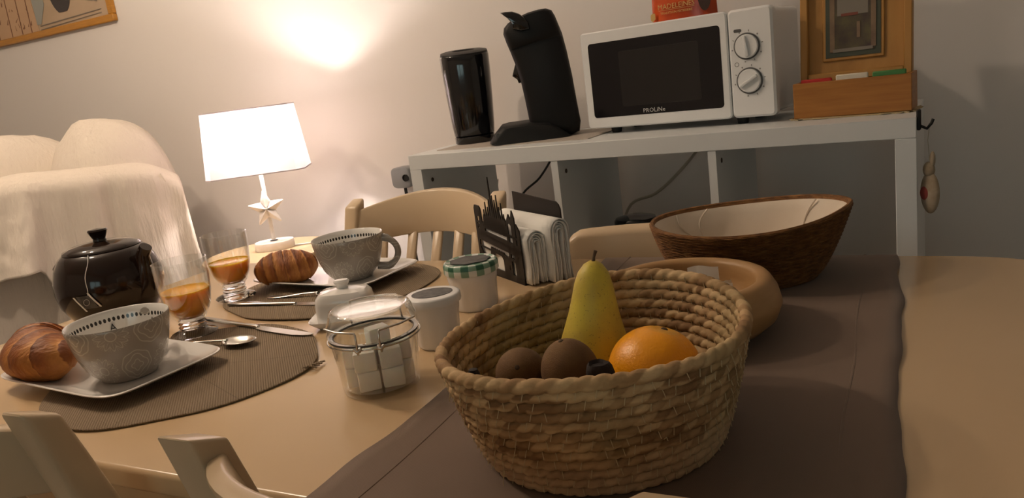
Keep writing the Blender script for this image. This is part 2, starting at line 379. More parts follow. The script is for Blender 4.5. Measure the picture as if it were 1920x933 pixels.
# table runner: X -.51 .. 0, hangs over both long edges
def runner():
    r = thing('table_runner', (-.255, .93, T), 'taupe cloth runner laid across the dining table under the fruit basket', 'table runner')
    ny = 70; nx = 26; half = .255
    def edge(v): return .0030*sin(v*9+.6)+.0016*sin(v*23)+.0008*sin(v*51)
    def fn(u, v):
        s_ = -.503+v*1.123; h = .443
        y = max(-h, min(h, s_)); over = abs(s_)-h; z = .0016
        if over > 0: z = -over-.0005; y = math.copysign(h+.003+.004*min(1, over/.02), s_)
        w_ = half+edge(s_*1.3+(0 if u < .5 else 2))
        x = (u*2-1)*w_; x += .0010*sin(s_*37)
        if over <= 0: z += max(0, .0012*(sin(x*26+y*7)+sin(y*19+x*5)))
        return (x, y, z)
    MB().grid(fn, nx, ny).build('cloth', 'runner_cloth', r, solid=.0016)
    for xx in (-.205, .205):
        MB().tube([(xx+.002*sin(k*.7), -.44+k*.88/24, .0022) for k in range(25)], .0016, 6, flat=.6).build('seam', 'runner_cloth', r)
runner()

# ------------------------------------------------------------------ chairs
def make_chair(loc, rz, label, cap):
    c = thing('dining_chair', loc, label, 'chair', rz, 'cream slat-back dining chairs')
    # local: the sitter faces +Y, back at -Y; top of posts at y=-.235, z=.873
    def post(s_):
        rg = []
        for y, z, a, b in ((-.20, 0, .015, .019), (-.165, .25, .018, .022), (-.155, .46, .019, .024), (-.165, .60, .019, .023), (-.195, .74, .019, .021), (-.232, .868, .0195, .019)):
            rg.append([(s_*.195+i*a, y+j*b, z+(.008*(-j) if z > .8 else 0)) for i, j in ((-1, -1), (1, -1), (1, 1), (-1, 1))])
        return MB().rings(rg).build('back_leg', 'cream_chair', c, bevel=(.007 if cap else .0035, 3))
    post(-1); post(1)
    for s_ in (-1, 1):
        MB().rings([[(s_*.18+i*a, .17+j*a, z) for i, j in ((-1, -1), (1, -1), (1, 1), (-1, 1))] for a, z in ((.014, 0), (.02, .43))]).build('front_leg', 'cream_chair', c, bevel=(.004, 2))
    def seat(r_): return [(x+0, y*.97, z) for z, k in r_ for x, y in superell(.205*k, .20*k, 7, 40)]
    mb = MB(); mb.rings([[(x, y+.01, z) for x, y in superell(.213*k, .205*k, 7, 40)] for z, k in ((.425, .97), (.43, 1), (.45, 1), (.458, .97))]); mb.build('seat', 'cream_chair', c)
    def bow(x, top): return -.222-(.045 if top else .040)*(1-(x/.195)**2)
    def rail(u, v, side): pass
    n = 18; rg = []
    for k in range(n+1):
        x = -.185+.37*k/n; q = 1-(x/.185)**2; zt = .848+.030*q; zb = .768+.012*q
        yt = -.222-.092*q; yb_ = yt+.030; d = .010
        rg.append([(x, yt-d, zt), (x, yt+d, zt), (x, yb_+d, zb), (x, yb_-d, zb)])
    MB().rings(rg).build('top_rail', 'cream_chair', c, bevel=(.004, 2))
    rg = []
    for k in range(n+1):
        x = -.185+.37*k/n; q = 1-(x/.185)**2; yy = -.155-.02*q; rg.append([(x, yy-.009, .55), (x, yy+.009, .55), (x, yy+.009, .505), (x, yy-.009, .505)])
    MB().rings(rg).build('lower_rail', 'cream_chair', c, bevel=(.003, 1))
    for k in range(5):
        x = -.13+.065*k; q = 1-(x/.185)**2; a = .0125
        p0 = (-.157-.02*q, .53); p1 = (-.192-.092*q, .785); pm = ((p0[0]+p1[0])/2+.006, .66)
        MB().rings([[(x-a, y-.006, z), (x+a, y-.006, z), (x+a, y+.006, z), (x-a, y+.006, z)] for y, z in (p0, pm, p1)]).build('slat', 'cream_chair', c, bevel=(.0025, 1))
    for y0 in (0,):
        for s_ in (-1, 1): MB().box((s_*.187, .005, .395), (.02, .32, .05)).build('seat_rail', 'cream_chair', c, bevel=(.002, 1))
    MB().box((0, .17, .395), (.33, .02, .05)).build('seat_rail', 'cream_chair', c, bevel=(.002, 1))
    return c
make_chair((-.985, 1.245, 0), pi, 'cream slat-back chair on the far side of the table, before the white shelf unit', True)
make_chair((-.322, .622, 0), 0, 'cream slat-back chair drawn up to the table behind the fruit basket and sugar jar', False)
make_chair((-.935, .626, 0), 0, 'cream slat-back chair drawn up to the table at the place with the teapot', True)
def low_chair():
    c = thing('low_back_chair', (-.40, 1.26, 0), 'cream chair with a broad low rounded backrest, behind the brown wicker bowl', 'chair')
    def prof(z0, z1, hw): return hw
    rg = []
    n = 24
    for k in range(n+1):
        t = k/n; x = -.235+.47*t; e = min(1, min(t, 1-t)/.10); r_ = .06*(1-sqrt(max(0, 1-(1-e)**2)))
        q = 1-(x/.235)**2; y = .165+.035*q; zt = .790-r_*.9+.006*q; zb = .655+r_*.5
        rg.append([(x, y+.030, zt), (x, y+.006, zt-.012), (x, y-.004, zb), (x, y+.022, zb)])
    MB().rings(rg).build('backrest', 'cream_chair', c, bevel=(.008, 3))
    for s_ in (-1, 1):
        MB().rings([[(s_*.19+i*.017, y+j*.017, z) for i, j in ((-1, -1), (1, -1), (1, 1), (-1, 1))] for y, z in ((.20, 0), (.17, .46), (.19, .69))]).build('back_leg', 'cream_chair', c, bevel=(.004, 2))
        MB().rings([[(s_*.18+i*a, -.19+j*a, z) for i, j in ((-1, -1), (1, -1), (1, 1), (-1, 1))] for a, z in ((.014, 0), (.019, .43))]).build('front_leg', 'cream_chair', c, bevel=(.004, 2))
    MB().rings([[(x, y-.01, z) for x, y in superell(.21*k, .205*k, 6, 40)] for z, k in ((.425, .97), (.43, 1), (.45, 1), (.458, .97))]).build('seat', 'cream_chair', c)
low_chair()

# ------------------------------------------------------------------ place mats
MATC = ((-.965, .745, .192), (-1.018, 1.160, .198))
def placemat(c, ph, label):
    r0 = c[2]; n = 96
    t = thing('placemat', (c[0], c[1], T), label, 'placemat', 0, 'woven place mats')
    def ring(k, z):
        out = []
        for i in range(n):
            a = 2*pi*i/n; q = r0*k*(1+.012*cos(8*(a-ph))+.03*cos(4*(a-ph)+.5)); out.append((1.08*q*cos(a), q*sin(a), z+.0015*max(0, sin(3*(a-ph)+1))))
        return out
    MB().rings([ring(.985, .0005), ring(1, .0015), ring(1, .0032), ring(.985, .0040), ring(.5, .0038), ring(.05, .0038)]).build('woven_disc', 'mat_weave', t)
    return t
m1 = placemat(MATC[0], .2, 'round taupe woven place mat near the teapot, with a frayed corner')
mb = MB(); fxf = Matrix.Diagonal((1.08, 1, 1, 1)) @ Matrix.Rotation(.2, 4, 'Z')
for k in range(4): mb.tube([(.188+.003*k, -.012+.006*k, .003), (.202+.002*k, -.010+.007*k, .0075-.001*k), (.212, -.008+.008*k, .004)], .0016, 5, xf=fxf)
mb.build('frayed_edge', 'mat_weave', m1)
placemat(MATC[1], .6, 'round taupe woven place mat before the starfish lamp and slat-back chair')

# ------------------------------------------------------------------ plates
def plate_mesh(parent):
    a, b = .160, .099
    def rr(k, ex, z): return [(x, y, z) for x, y in superell(a*k, b-(a-a*k) if b-(a-a*k) > .01 else .01, ex, 80)]
    prof = [(.55, 6, .0), (.72, 6, .0), (.75, 6, .004), (.82, 6, .007), (1.0, 7, .019), (1.003, 7, .0205), (.99, 7, .0215), (.94, 7, .0175), (.80, 6, .0095), (.74, 6, .0085), (.4, 6, .0085)]
    return MB().rings([rr(*p) for p in prof]).build('dish', 'white_ceramic', parent)
p1 = thing('rectangular_plate', (-1.078, .705, T+.004), 'white rectangular plate on the mat near the teapot', 'plate', rad(-6), 'white rectangular plates')
plate_mesh(p1)
p2 = copy_tree(p1); p2.location = (-1.045, 1.207, T+.004); p2.rotation_euler.z = rad(-5); p2['label'] = 'white rectangular plate on the mat before the starfish lamp'

# ------------------------------------------------------------------ mugs
def make_mug(loc, handle_az, label):
    t = thing('mug', loc, label, 'mug', 0, 'taupe flower-patterned mugs')
    prof_o = [(.0, .0), (.036, .0), (.040, .002), (.041, .006), (.048, .012), (.056, .024), (.062, .040), (.0665, .058), (.070, .076), (.0715, .0855)]
    prof_i = [(.0705, .0870), (.0690, .0862), (.0672, .076), (.0635, .058), (.059, .040), (.052, .026), (.042, .014), (.02, .0095), (.0, .0092)]
    po_ = [(max(r, .0004), z) for r, z in prof_o]; pi_ = [(max(r, .0004), z) for r, z in prof_i]
    mb = MB(); mb.lathe(po_+[pi_[0]], 72, mi=0); mb.lathe(pi_, 72, mi=1)
    mb.build('bowl', ['mug_pattern', 'mug_inside'], t, smooth=60)
    path = []
    for k in range(17):
        a = -1.35+2.75*k/16; path.append((.063+.036*cos(a)*1.05-.004, 0, .044+.032*sin(a)))
    path[0] = (.052, 0, .018); path[-1] = (.066, 0, .074)
    h = MB().tube(path, [.008]*3+[.0065]*11+[.008]*3, 10, flat=1).build('handle', 'mug_pattern', t); h.rotation_euler = (0, 0, handle_az)
    # small tower print inside, on the wall away from the camera
    az0 = atan2(loc[1], loc[0])
    for d in (0.0, -.95):
        mb = MB()
        q = Matrix.Rotation(az0+d+.12, 4, 'Z') @ Matrix.Translation((.0632, 0, .0605)) @ Matrix.Rotation(-pi/2, 4, 'Z') @ Matrix.Rotation(rad(-13), 4, 'X')
        mb.strip([(-.0045, -.005, -.004), (-.002, -.002, .001), (0, .003, .0065), (.002, -.002, .001), (.0045, -.005, -.004)], -.0006, xf=q)
        mb.strip([(-.003, -.0026, -.0014), (.003, -.0026, -.0014)], -.0006, xf=q)
        mb.build('tower_print', 'black_matte', t, smooth=0)
    return t
PZ = T+.004+.0086
make_mug((-1.022, .695, PZ), 1.9, 'taupe flower-patterned mug on the plate near the teapot')
make_mug((-.990, 1.197, PZ), rad(28), 'taupe flower-patterned mug with its handle to the chair, before the starfish lamp')

# ------------------------------------------------------------------ croissants
def plate_floor(p):
    a, b = .160, .099; k = 1.0
    if (abs(p.x)/a)**7+(abs(p.y)/b)**7 > 1.02: return -1
    lo, hi = .40, 1.0
    for _ in range(18):
        k = (lo+hi)/2; f = (abs(p.x)/(a*k))**6.5+(abs(p.y)/max(.01, b-a+a*k))**6.5
        if f > 1: lo = k
        else: hi = k
    for (k0, z0_), (k1, z1_) in zip(((.4, .0085), (.74, .0085), (.80, .0095), (.94, .0175), (.99, .0215)), ((.74, .0085), (.80, .0095), (.94, .0175), (.99, .0215), (1.01, .0215))):
        if k <= k1: return z0_+(z1_-z0_)*(k-k0)/(k1-k0)
    return .0215
def croissant(loc, rz, label, length, R, bend, ridge=.16, steps=7, plate=None):
    plate_xf = (Matrix.Translation(plate.location) @ Matrix.Rotation(plate.rotation_euler.z, 4, 'Z')).inverted() @ Matrix.Translation(loc) @ Matrix.Rotation(rz, 4, 'Z')
    t = thing('croissant', loc, label, 'croissant', rz, 'croissants')
    n = 84; seg = 30; rings = []; bake = []
    for k in range(n+1):
        s_ = -1+2*k/n; env = (1-abs(s_)**2.6)**.6*.95+.05
        f = abs(s_)*steps/2; fr = f-math.floor(f); st = 1-.16*fr**1.3+.02
        ang = s_*bend; rad_c = length/(2*bend)
        cx, cy = rad_c*sin(ang), rad_c*(1-cos(ang))
        ring = []
        for i in range(seg):
            a = 2*pi*i/seg
            f2 = abs(s_)*steps/2+.22*sin(a+.7)*(1 if s_ > 0 else -1); fr2 = f2-math.floor(f2); st = 1.04-ridge*fr2**1.2
            r_ = R*env*st*(1+.03*sin(3*a+k*.1))
            off_n = r_*cos(a); z = r_*.86*sin(a)
            X_, Y_ = cx-off_n*sin(ang), cy+off_n*cos(ang); ring.append((X_, Y_, max(z+R*.80, .0006, plate_floor(plate_xf @ Vector((X_, Y_, 0)))-(loc[2]-plate.location.z))))
            bake.append(min(1, max(0, (1-fr2)*.9*(.6+.4*sin(a)))))
        rings.append(ring)
    mb = MB().rings(rings); o = mb.build('crust', 'croissant_crust', t, smooth=70)
    at = o.data.attributes.new('bake', 'FLOAT', 'POINT')
    for i, b in enumerate(bake): at.data[i].value = b
    return t
croissant((-1.192, .668, PZ-.002), rad(-30), 'croissant curled on the plate near the teapot', .195, .046, 1.15, .10, 7, p1)
croissant((-1.128, 1.158, PZ-.002), rad(40), 'plump croissant on the plate before the starfish lamp', .128, .0415, .35, .07, 7, p2)

# ------------------------------------------------------------------ juice glasses
def glass(loc, label, level):
    t = thing('juice_glass', loc, label, 'glass', 0, 'short-stemmed glasses of orange juice')
    outer = [(.0225, .0265), (.030, .036), (.037, .052), (.0415, .075), (.0437, .10), (.0443, .132)]
    inner = [(.0428, .1325), (.0422, .10), (.0400, .075), (.0355, .053), (.028, .038), (.020, .031), (.0005, .0295)]
    MB().lathe(outer+inner, 56).build('bowl', 'clear_glass', t, smooth=60)
    MB().lathe([(.0005, 0), (.0385, 0), (.0395, .002), (.037, .0045), (.026, .009), (.0215, .012), (.0235, .0155), (.0205, .018), (.023, .0215), (.0205, .024), (.0225, .0265), (.0005, .029)], 56).build('foot', 'thick_glass', t, smooth=60)
    pr = [(.0005, .0297), (.0202, .0313), (.0281, .0383), (.0356, .0533), (.0400, .0752)]
    pr = [(r-.0002, z+.0002) for r, z in pr]; pr[0] = (.0005, .0299)
    rt_ = .0400+(.0420-.0400)*max(0, (level-.0752)/.025)
    MB().lathe(pr+[(rt_, level), (rt_-.002, level-.0006), (.0005, level-.0006)], 56).build('juice', 'orange_juice', t, smooth=50)
    return t
glass((-1.098, .882, T+.0042), 'short-stemmed glass of orange juice beside the teapot', .080)
glass((-1.206, 1.085, T+.0042), 'short-stemmed glass of orange juice beside the plump croissant', .074)

# ------------------------------------------------------------------ teapot with tea bag
def teapot():
    c = (-1.400, .958); t = thing('teapot', (*c, T), 'round dark brown glazed teapot with a knobbed lid', 'teapot')
    MB().lathe([(.0005, .0), (.062, .0), (.066, .004), (.080, .018), (.0935, .042), (.099, .068), (.098, .090), (.091, .115), (.080, .134), (.072, .141), (.066, .143)], 72).build('body', 'teapot_glaze', t, smooth=60)
    lid = MB().lathe([(.0005, .140), (.069, .140), (.0715, .1425), (.070, .146), (.055, .152), (.03, .1565), (.0125, .158), (.0115, .162), (.016, .172), (.0185, .178), (.0165, .181), (.0005, .182)], 56).build('lid', 'teapot_glaze', t, smooth=50)
    az = atan2(-c[1], -c[0])+rad(42)
    d = Vector((cos(az), sin(az), 0))
    path = [d*.080+Vector((0, 0, .050)), d*.092+Vector((0, 0, .078)), d*.096+Vector((0, 0, .105)), d*.098+Vector((0, 0, .125)), d*.110+Vector((0, 0, .140))]
    MB().tube(path, [.026, .020, .0155, .0125, .0115], 16).build('spout', 'teapot_glaze', t, smooth=60)
    az2 = az+pi; e = Vector((cos(az2), sin(az2), 0))
    MB().tube([e*.088+Vector((0, 0, .115)), e*.112+Vector((0, 0, .120)), e*.130+Vector((0, 0, .105)), e*.132+Vector((0, 0, .075)), e*.117+Vector((0, 0, .05)), e*.088+Vector((0, 0, .035))], .0085, 10).build('handle', 'teapot_glaze', t, smooth=60)
    # tea bag string and tag hanging on the side that faces the room
    a0 = atan2(-c[1], -c[0])-rad(26)
    def on(a, z, out=.0012):
        pr = [(.080, .018), (.0935, .042), (.099, .068), (.098, .090), (.091, .115), (.080, .134), (.072, .1435)]
        for (r0, z0_), (r1, z1_) in zip(pr, pr[1:]):
            if z0_ <= z <= z1_: r_ = r0+(r1-r0)*(z-z0_)/(z1_-z0_)+out; return Vector((r_*cos(a), r_*sin(a), z))
        return Vector(((.072+out)*cos(a), (.072+out)*sin(a), z))
    g = thing('tea_bag', (*c, T), 'tea bag string and black tag with white edges hanging on the teapot', 'tea bag')
    MB().tube([on(a0+.10+.02*sin(k*.8)-.008*k, .1435-k*.0064, .0008) for k in range(12)], .0007, 5).build('string', 'paper_white', g)
    am = a0-.02
    def quad(z_off, a_off, w_, h, m, nm, out, sh=.10):
        f = lambda u, v: on(am+a_off+(u-.5)*w_-(v-.5)*sh*h/.03, .060+z_off+(v-.5)*h, out)
        MB().grid(f, 4, 4).build(nm, m, g)
    quad(0, 0, .26, .026, 'label_black', 'tag', .0030)
    quad(-.003, -.14, .035, .030, 'paper_white', 'tag_edge', .0036, .16); quad(.003, .14, .035, .030, 'paper_white', 'tag_edge', .0036, .16)
    f = [on(am+.055*cos(a), .060+.006*sin(a)+.0015*cos(a), .0042) for a in (2*pi*k/20 for k in range(20))]
    MB().tube(f, .0005, 4, closed=True).build('tag_oval', 'print_text', g)
teapot()

# ------------------------------------------------------------------ cutlery
def knife(p0, p1, label, z):
    p0, p1 = Vector(p0), Vector(p1); d = p1-p0; Ln = d.length
    t = thing('table_knife', (p0.x, p0.y, z), label, 'knife', atan2(d.y, d.x), 'table knives')
    hl = Ln*.52
    MB().rings([[(x, w_*cos(a), .0035+h*sin(a)) for a in (2*pi*k/10 for k in range(10))] for x, w_, h in ((0, .004, .002), (.004, .0075, .0032), (hl*.3, .0072, .0034), (hl*.8, .0055, .0033), (hl, .0045, .003), (hl+.006, .004, .0022))]).build('handle', 'steel', t, smooth=60)
    bl = Ln-hl; pts = []
    prof = [(0, -.004, .004), (.08, -.0075, .0045), (.2, -.0098, .0055), (.5, -.0105, .0065), (.75, -.0095, .0068), (.9, -.005, .0066), (.97, .0, .006), (1, .0045, .0052)]
    mb = MB()
    for (s0, a0, b0), (s1, a1, b1) in zip(prof, prof[1:]):
        xs = (hl+s0*bl, hl+s1*bl)
        vs = [(xs[0], a0, .0022), (xs[1], a1, .0022), (xs[1], b1, .0022), (xs[0], b0, .0022), (xs[0], a0, .0030), (xs[1], a1, .0030), (xs[1], b1, .0038), (xs[0], b0, .0038)]
        mb.add(vs, [(3, 2, 1, 0), (4, 5, 6, 7), (0, 1, 5, 4), (2, 3, 7, 6), (0, 4, 7, 3), (1, 2, 6, 5)])
    mb.build('blade', 'steel', t, smooth=30)
knife((-1.145, .946), (-.845, .892), 'steel table knife lying on the mat near the teapot', T+.0040)
knife((-1.170, 1.030), (-.875, 1.055), 'steel table knife lying on the mat before the starfish lamp', T+.0040)
def spoon(p0, p1, label, z):
    p0, p1 = Vector(p0), Vector(p1); d = p1-p0; Ln = d.length; bl = min(.062, Ln*.36)
    t = thing('spoon', (p0.x, p0.y, z), label, 'spoon', atan2(d.y, d.x), 'steel spoons')
    hs = Ln-bl
    MB().rings([[(x, w_*cos(a), zc+h*sin(a)) for a in (2*pi*k/10 for k in range(10))] for x, w_, h, zc in ((0, .003, .001, .003), (.006, .0085, .0016, .003), (hs*.35, .0065, .0016, .004), (hs*.75, .0035, .0018, .008), (hs+.006, .0035, .0018, .0095))]).build('handle', 'steel', t, smooth=60)
    def bowl(u, v):
        r_ = v; a = 2*pi*u; x = hs+bl/2+bl/2*r_*cos(a); y = .0205*r_*sin(a)*(1-.10*cos(a)); return (x, y, .0018+.0085*r_*r_)
    MB().grid(bowl, 28, 8).build('bowl', 'steel', t, smooth=80, solid=.0012)
spoon((-1.132, .822), (-.920, .846), 'steel spoon on the mat near the teapot', T+.0030)
spoon((-1.115, 1.080), (-.945, 1.105), 'steel spoon behind the butter dish', T+.0030)

# ------------------------------------------------------------------ butter dish, sugar jar, pots
def butter():
    t = thing('butter_dish', (-.834, .974, T), 'small white covered butter dish behind the sugar jar', 'butter dish', rad(25))
    MB().rings([[(x, y, z) for x, y in superell(.060*k, .046*k, 5, 48)] for k, z in ((.72, 0), (.74, .001), (.98, .013), (1.0, .016), (.97, .016), (.78, .007))]).build('dish', 'white_ceramic', t)
    l = MB().rings([[(x, y, z) for x, y in superell(.047*k, .035*k, 4.5, 48)] for k, z in ((1.0, .010), (.99, .040), (.95, .050), (.82, .057), (.4, .060), (.02, .061))]).build('lid', 'white_ceramic', t)
    MB().rings([[(r_*cos(a)*1.4, r_*sin(a), z) for a in (2*pi*k/20 for k in range(20))] for r_, z in ((.007, .058), (.007, .066), (.010, .072), (.008, .075), (.001, .076))]).build('knob', 'white_ceramic', l)
butter()
def sugar_jar():
    c = (-.604, .749); t = thing('sugar_jar', (*c, T), 'clip-top glass jar of sugar cubes', 'jar')
    out = [(.0005, 0), (.047, 0), (.050, .003), (.0505, .008), (.0525, .040), (.0555, .062), (.0560, .068), (.054, .072)]
    inn = [(.0515, .072), (.0530, .066), (.050, .040), (.048, .010), (.046, .007), (.0005, .0065)]
    MB().lathe(out+inn, 64).build('glass_body', 'jar_glass', t, smooth=50)
    MB().lathe([(.051, .0725), (.0572, .0725), (.0572, .0748), (.051, .0748)], 64).build('gasket', 'dark_grey', t)
    lid = MB().lathe([(.0525, .075), (.0585, .076), (.0592, .080), (.0575, .084), (.0585, .088), (.0575, .093), (.0545, .098), (.0535, .103), (.0515, .1075), (.048, .109), (.0445, .1065), (.040, .1055), (.0005, .1060)], 64).build('lid', 'jar_glass', t, smooth=50)
    MB().lathe([(.0005, .1015), (.040, .1015), (.0415, .1025), (.0405, .1040), (.0005, .1045)], 56).build('lid_disc', 'jar_glass', lid)
    f = atan2(-c[1], -c[0])-rad(8)
    X = Matrix.Rotation(f, 4, 'Z')
    w_ = MB()
    for s_ in (-1, 1):
        w_.tube([(.0615*cos(s_*1.15), .0615*sin(s_*1.15), .0935), (.0608*cos(s_*.7), .0608*sin(s_*.7), .0935), (.0610, s_*.0150, .0935), (.0625, s_*.0140, .0915), (.0638, s_*.0138, .082), (.0632, s_*.0138, .070), (.0612, s_*.0142, .0665), (.0592, s_*.015, .0685)], .0014, 7, xf=X)
        w_.tube([(.0592, s_*.0110, .0735), (.0635, s_*.0118, .0712), (.0640, s_*.0142, .0705), (.0600, s_*.018, .0735)], .0024, 7, xf=X)
    w_.tube([(.0592*cos(2*pi*k/48), .0592*sin(2*pi*k/48), .0700) for k in range(48)], .0010, 6, closed=True)
    w_.tube([(.060*cos(pi-.55+1.1*k/10), .060*sin(pi-.55+1.1*k/10), .1045) for k in range(11)], .0014, 6, xf=X)
    for s_ in (-1, 1): w_.tube([(.060*cos(pi+s_*.55), .060*sin(pi+s_*.55), .1045), (.0605*cos(pi+s_*.6), .0605*sin(pi+s_*.6), .070)], .0013, 6, xf=X)
    w_.build('wire_clip', 'steel', t, smooth=60)
    vx = Vector((c[0], c[1])).normalized(); rx = Vector((vx.y, -vx.x))       # away from / to the right of the seated viewer
    spots = [(-.0155, -.0225, 0, .05), (.0155, -.0225, 0, -.06), (-.0295, .0005, 0, .07), (.0, .0, 0, -.04), (.0295, .0, 0, .05), (-.004, .0235, 0, .08), (-.0165, -.0215, .0255, -.08), (.0150, -.0225, .0255, .06), (-.0295, .001, .0255, .02), (.0295, .0010, .0255, -.02), (.000, .0015, .0255, .01), (.004, -.010, .051, .35)]
    proto = None
    for k, (x, y, z, a) in enumerate(spots):
        if proto is None:
            o = MB().box((0, 0, .0128), (.0278, .0205, .0255)).build('sugar_cube', 'sugar', bevel=(.0025, 2)); proto = o
            tag(o, 'white sugar cube in the clip-top glass jar', 'sugar cube', 'sugar cubes in the jar')
        else: o = proto.copy(); COL.objects.link(o)
        p = rx*x+vx*y; o.location = (c[0]+p.x, c[1]+p.y, T+.0068+z); o.rotation_euler = (0, 0, atan2(rx.y, rx.x)+a)
sugar_jar()
def fluted(t, prof, n=10, amp=.03, m='white_pot', nm='body'):
    seg = n*8
    MB().rings([[(r_*(1+amp*k*(abs(cos(n*a/2))-.5))*cos(a), r_*(1+amp*k*(abs(cos(n*a/2))-.5))*sin(a), z) for a in (2*pi*i/seg for i in range(seg))] for r_, z, k in prof]).build(nm, m, t, smooth=30)
def small_pot():
    t = thing('yoghurt_pot', (-.606, .897, T), 'white faceted pot with a flat white lid and black oval label', 'pot')
    fluted(t, [(.028, 0, 0), (.030, .002, .5), (.0315, .006, 1), (.0345, .048, 1), (.0365, .056, .2), (.0372, .066, 0)])
    l = MB().lathe([(.0372, .0655), (.0405, .0655), (.0412, .068), (.0408, .0755), (.0395, .0775), (.036, .0783), (.0005, .0783)], 56).build('lid', 'white_pot', t, smooth=50)
    v = atan2(.897, -.606)
    MB().rings([[(.030*cos(a), .024*sin(a), z) for a in (2*pi*k/40 for k in range(40))] for z in (.0783, .0790)], xf=Matrix.Rotation(v-pi/2, 4, 'Z')).build('label', 'label_black', l)
small_pot()
def jam_jar():
    t = thing('jam_jar', (-.638, 1.070, T), 'white faceted jar with a green gingham lid beside the napkin holder', 'jar')
    fluted(t, [(.034, 0, 0), (.036, .002, .5), (.0375, .006, 1), (.0395, .045, 1), (.0415, .052, .2), (.0425, .062, 0), (.040, .068, 0)], 12)
    l = MB().lathe([(.0405, .062), (.0450, .062), (.0462, .064), (.0460, .076), (.0440, .080), (.0415, .081), (.0395, .0795), (.0005, .0795)], 60).build('lid', 'gingham', t, smooth=50)
    v = atan2(1.070, -.638)
    MB().rings([[((.033+.002*cos(9*a))*cos(a), (.028+.002*cos(7*a))*sin(a), z) for a in (2*pi*k/48 for k in range(48))] for z in (.0795, .0815)], xf=Matrix.Rotation(v-pi/2, 4, 'Z')).build('label', 'label_black', l)
jam_jar()

# ------------------------------------------------------------------ napkin holder and napkins
def holder():
    a = Vector((-.743, 1.288)); b = Vector((-.600, 1.186)); d = b-a; Wp = d.length; ang = atan2(d.y, d.x)
    t = thing('napkin_holder', (a.x, a.y, T), 'black metal napkin holder cut as a castle skyline over a bridge', 'napkin holder', ang)
    th = .0025; mb = MB(); Q = lambda *c: mb.strip([(s_*Wp, l, h) for s_, l, h in c], th)
    Q((0, .004, .118), (.05, .004, .117)); Q((.0, .112, .128), (.02, .112, .134), (.12, .112, .133), (.15, .108, .128), (.16, .09, .118)); Q((.10, .09, .125), (.15, .084, .125), (.17, .08, .10), (.22, .08, .092))
    Q((.05, .094, .098), (.12, .086, .09), (.2, .08, .088)); Q((.05, .078, .088), (.95, .060, .072)); Q((.05, .066, .082), (.95, .050, .064))          # wall band
    Q((.05, .1, .103), (.3, .095, .099), (.6, .088, .092), (.95, .082, .086))
    for s_, w_, top in ((.24, .035, .128), (.29, .03, .143), (.34, .04, .134), (.385, .03, .150), (.43, .05, .192), (.475, .03, .158), (.52, .035, .150), (.57, .03, .160), (.61, .035, .138), (.66, .025, .146), (.70, .03, .126)):
        w_ *= 1.5; base = .094-.014*s_; Q((s_-w_*.6, base, .112), (s_-w_*.3, base, .118), (s_-.004, base, top-.012), (s_, base, top), (s_+.004, base, top-.012), (s_+w_*.3, base, .118), (s_+w_*.6, base, .112))
    Q((.2, .094, .104), (.3, .092, .112), (.45, .09, .118), (.6, .087, .108), (.74, .085, .104))
    Q((.72, .004, .098), (.76, .004, .112)); Q((.74, .105, .112), (.80, .112, .128), (.86, .104, .112)); Q((.84, .0, .118), (.88, .0, .136), (.92, .0, .122)); Q((.94, .0, .112), (1.0, .0, .100)); Q((.72, .06, .066), (1, .056, .064)); Q((.76, .086, .09), (.86, .084, .088))
    Q((.05, .052, .0545), (.95, .036, .0385))                                                                        # bridge deck line
    def arch(c0, r_, base, top0):                                                                                   # dark spandrel above a round opening
        pts = []
        for k in range(13):
            s_ = c0-r_+2*r_*k/12; q = sqrt(max(0, 1-((s_-c0)/r_)**2)); hi = top0-.017*s_+(.0015 if k % 2 else 0); pts.append((s_, min(hi-.003, base+.030*q), hi))
        Q(*pts)
    arch(.46, .15, .018, .060); arch(.80, .11, .012, .058)
    Q((.05, .030, .052), (.10, .024, .040), (.16, .018, .030), (.20, .012, .020)); Q((.24, .014, .024), (.28, .014, .038), (.31, .016, .056))
    Q((.58, .0, .050), (.64, .0, .046), (.70, .0, .044)); Q((.60, .012, .024), (.74, .010, .020)); Q((.0, .0, .016), (1.0, .0, .012)); Q((.05, .012, .022), (.3, .012, .020)); Q((.9, .0, .05), (.94, .0, .05))
    mb.build('front_panel', 'holder_metal', t, smooth=0)
    dep = .082
    pb = MB().strip([(.0, .0, .146), (Wp*.93, .0, .138), (Wp*.97, .0, .134), (Wp, .0, .126)], th, xf=Matrix.Translation((.012, dep, 0))).build('back_panel', 'holder_metal', t, smooth=0)
    MB().box((Wp/2, dep/2, .0015), (Wp*.98, dep, .003)).build('base_plate', 'holder_metal', t, smooth=0)
    # napkins: nested folded layers
    def napkin(y0, y1, top, x0_, x1_, label, lay):
        o = thing('folded_napkin', (a.x, a.y, T), label, 'napkin', ang, 'white folded napkins')
        mb = MB(); yc = (y0+y1)/2
        for q in range(lay):
            hw = (y1-y0)/2*(1-q/lay*.92); zt = top-q*.0042; n = 22; th_ = .0017
            def fn(u, v, hw=hw, zt=zt, q=q):
                s_ = u*2-1
                if abs(s_) < .45: a_ = s_/.45*pi/2; y, z = yc+hw*sin(a_), zt-hw+hw*cos(a_)
                else: y = yc+math.copysign(hw, s_); z = (zt-hw)*(1-(abs(s_)-.45)/.55)+.0035
                wob = .0014*sin(z*70+q*1.7+s_*2)*(1 if v > .5 else .5)
                return (x0_+(x1_-x0_)*v+.002*sin(q*2.1), y+wob, z)
            mb.grid(fn, n, 6)
        mb.build('cloth_layers', 'napkin_cloth', o, smooth=60, solid=.0016)
    napkin(.006, .040, .098, .012, Wp+.018, 'white folded napkin in the holder, the shorter one by the castle panel', 5)
    napkin(.042, .077, .115, .012, Wp+.040, 'white folded napkin in the holder, the taller one by the plain back panel', 5)
holder()

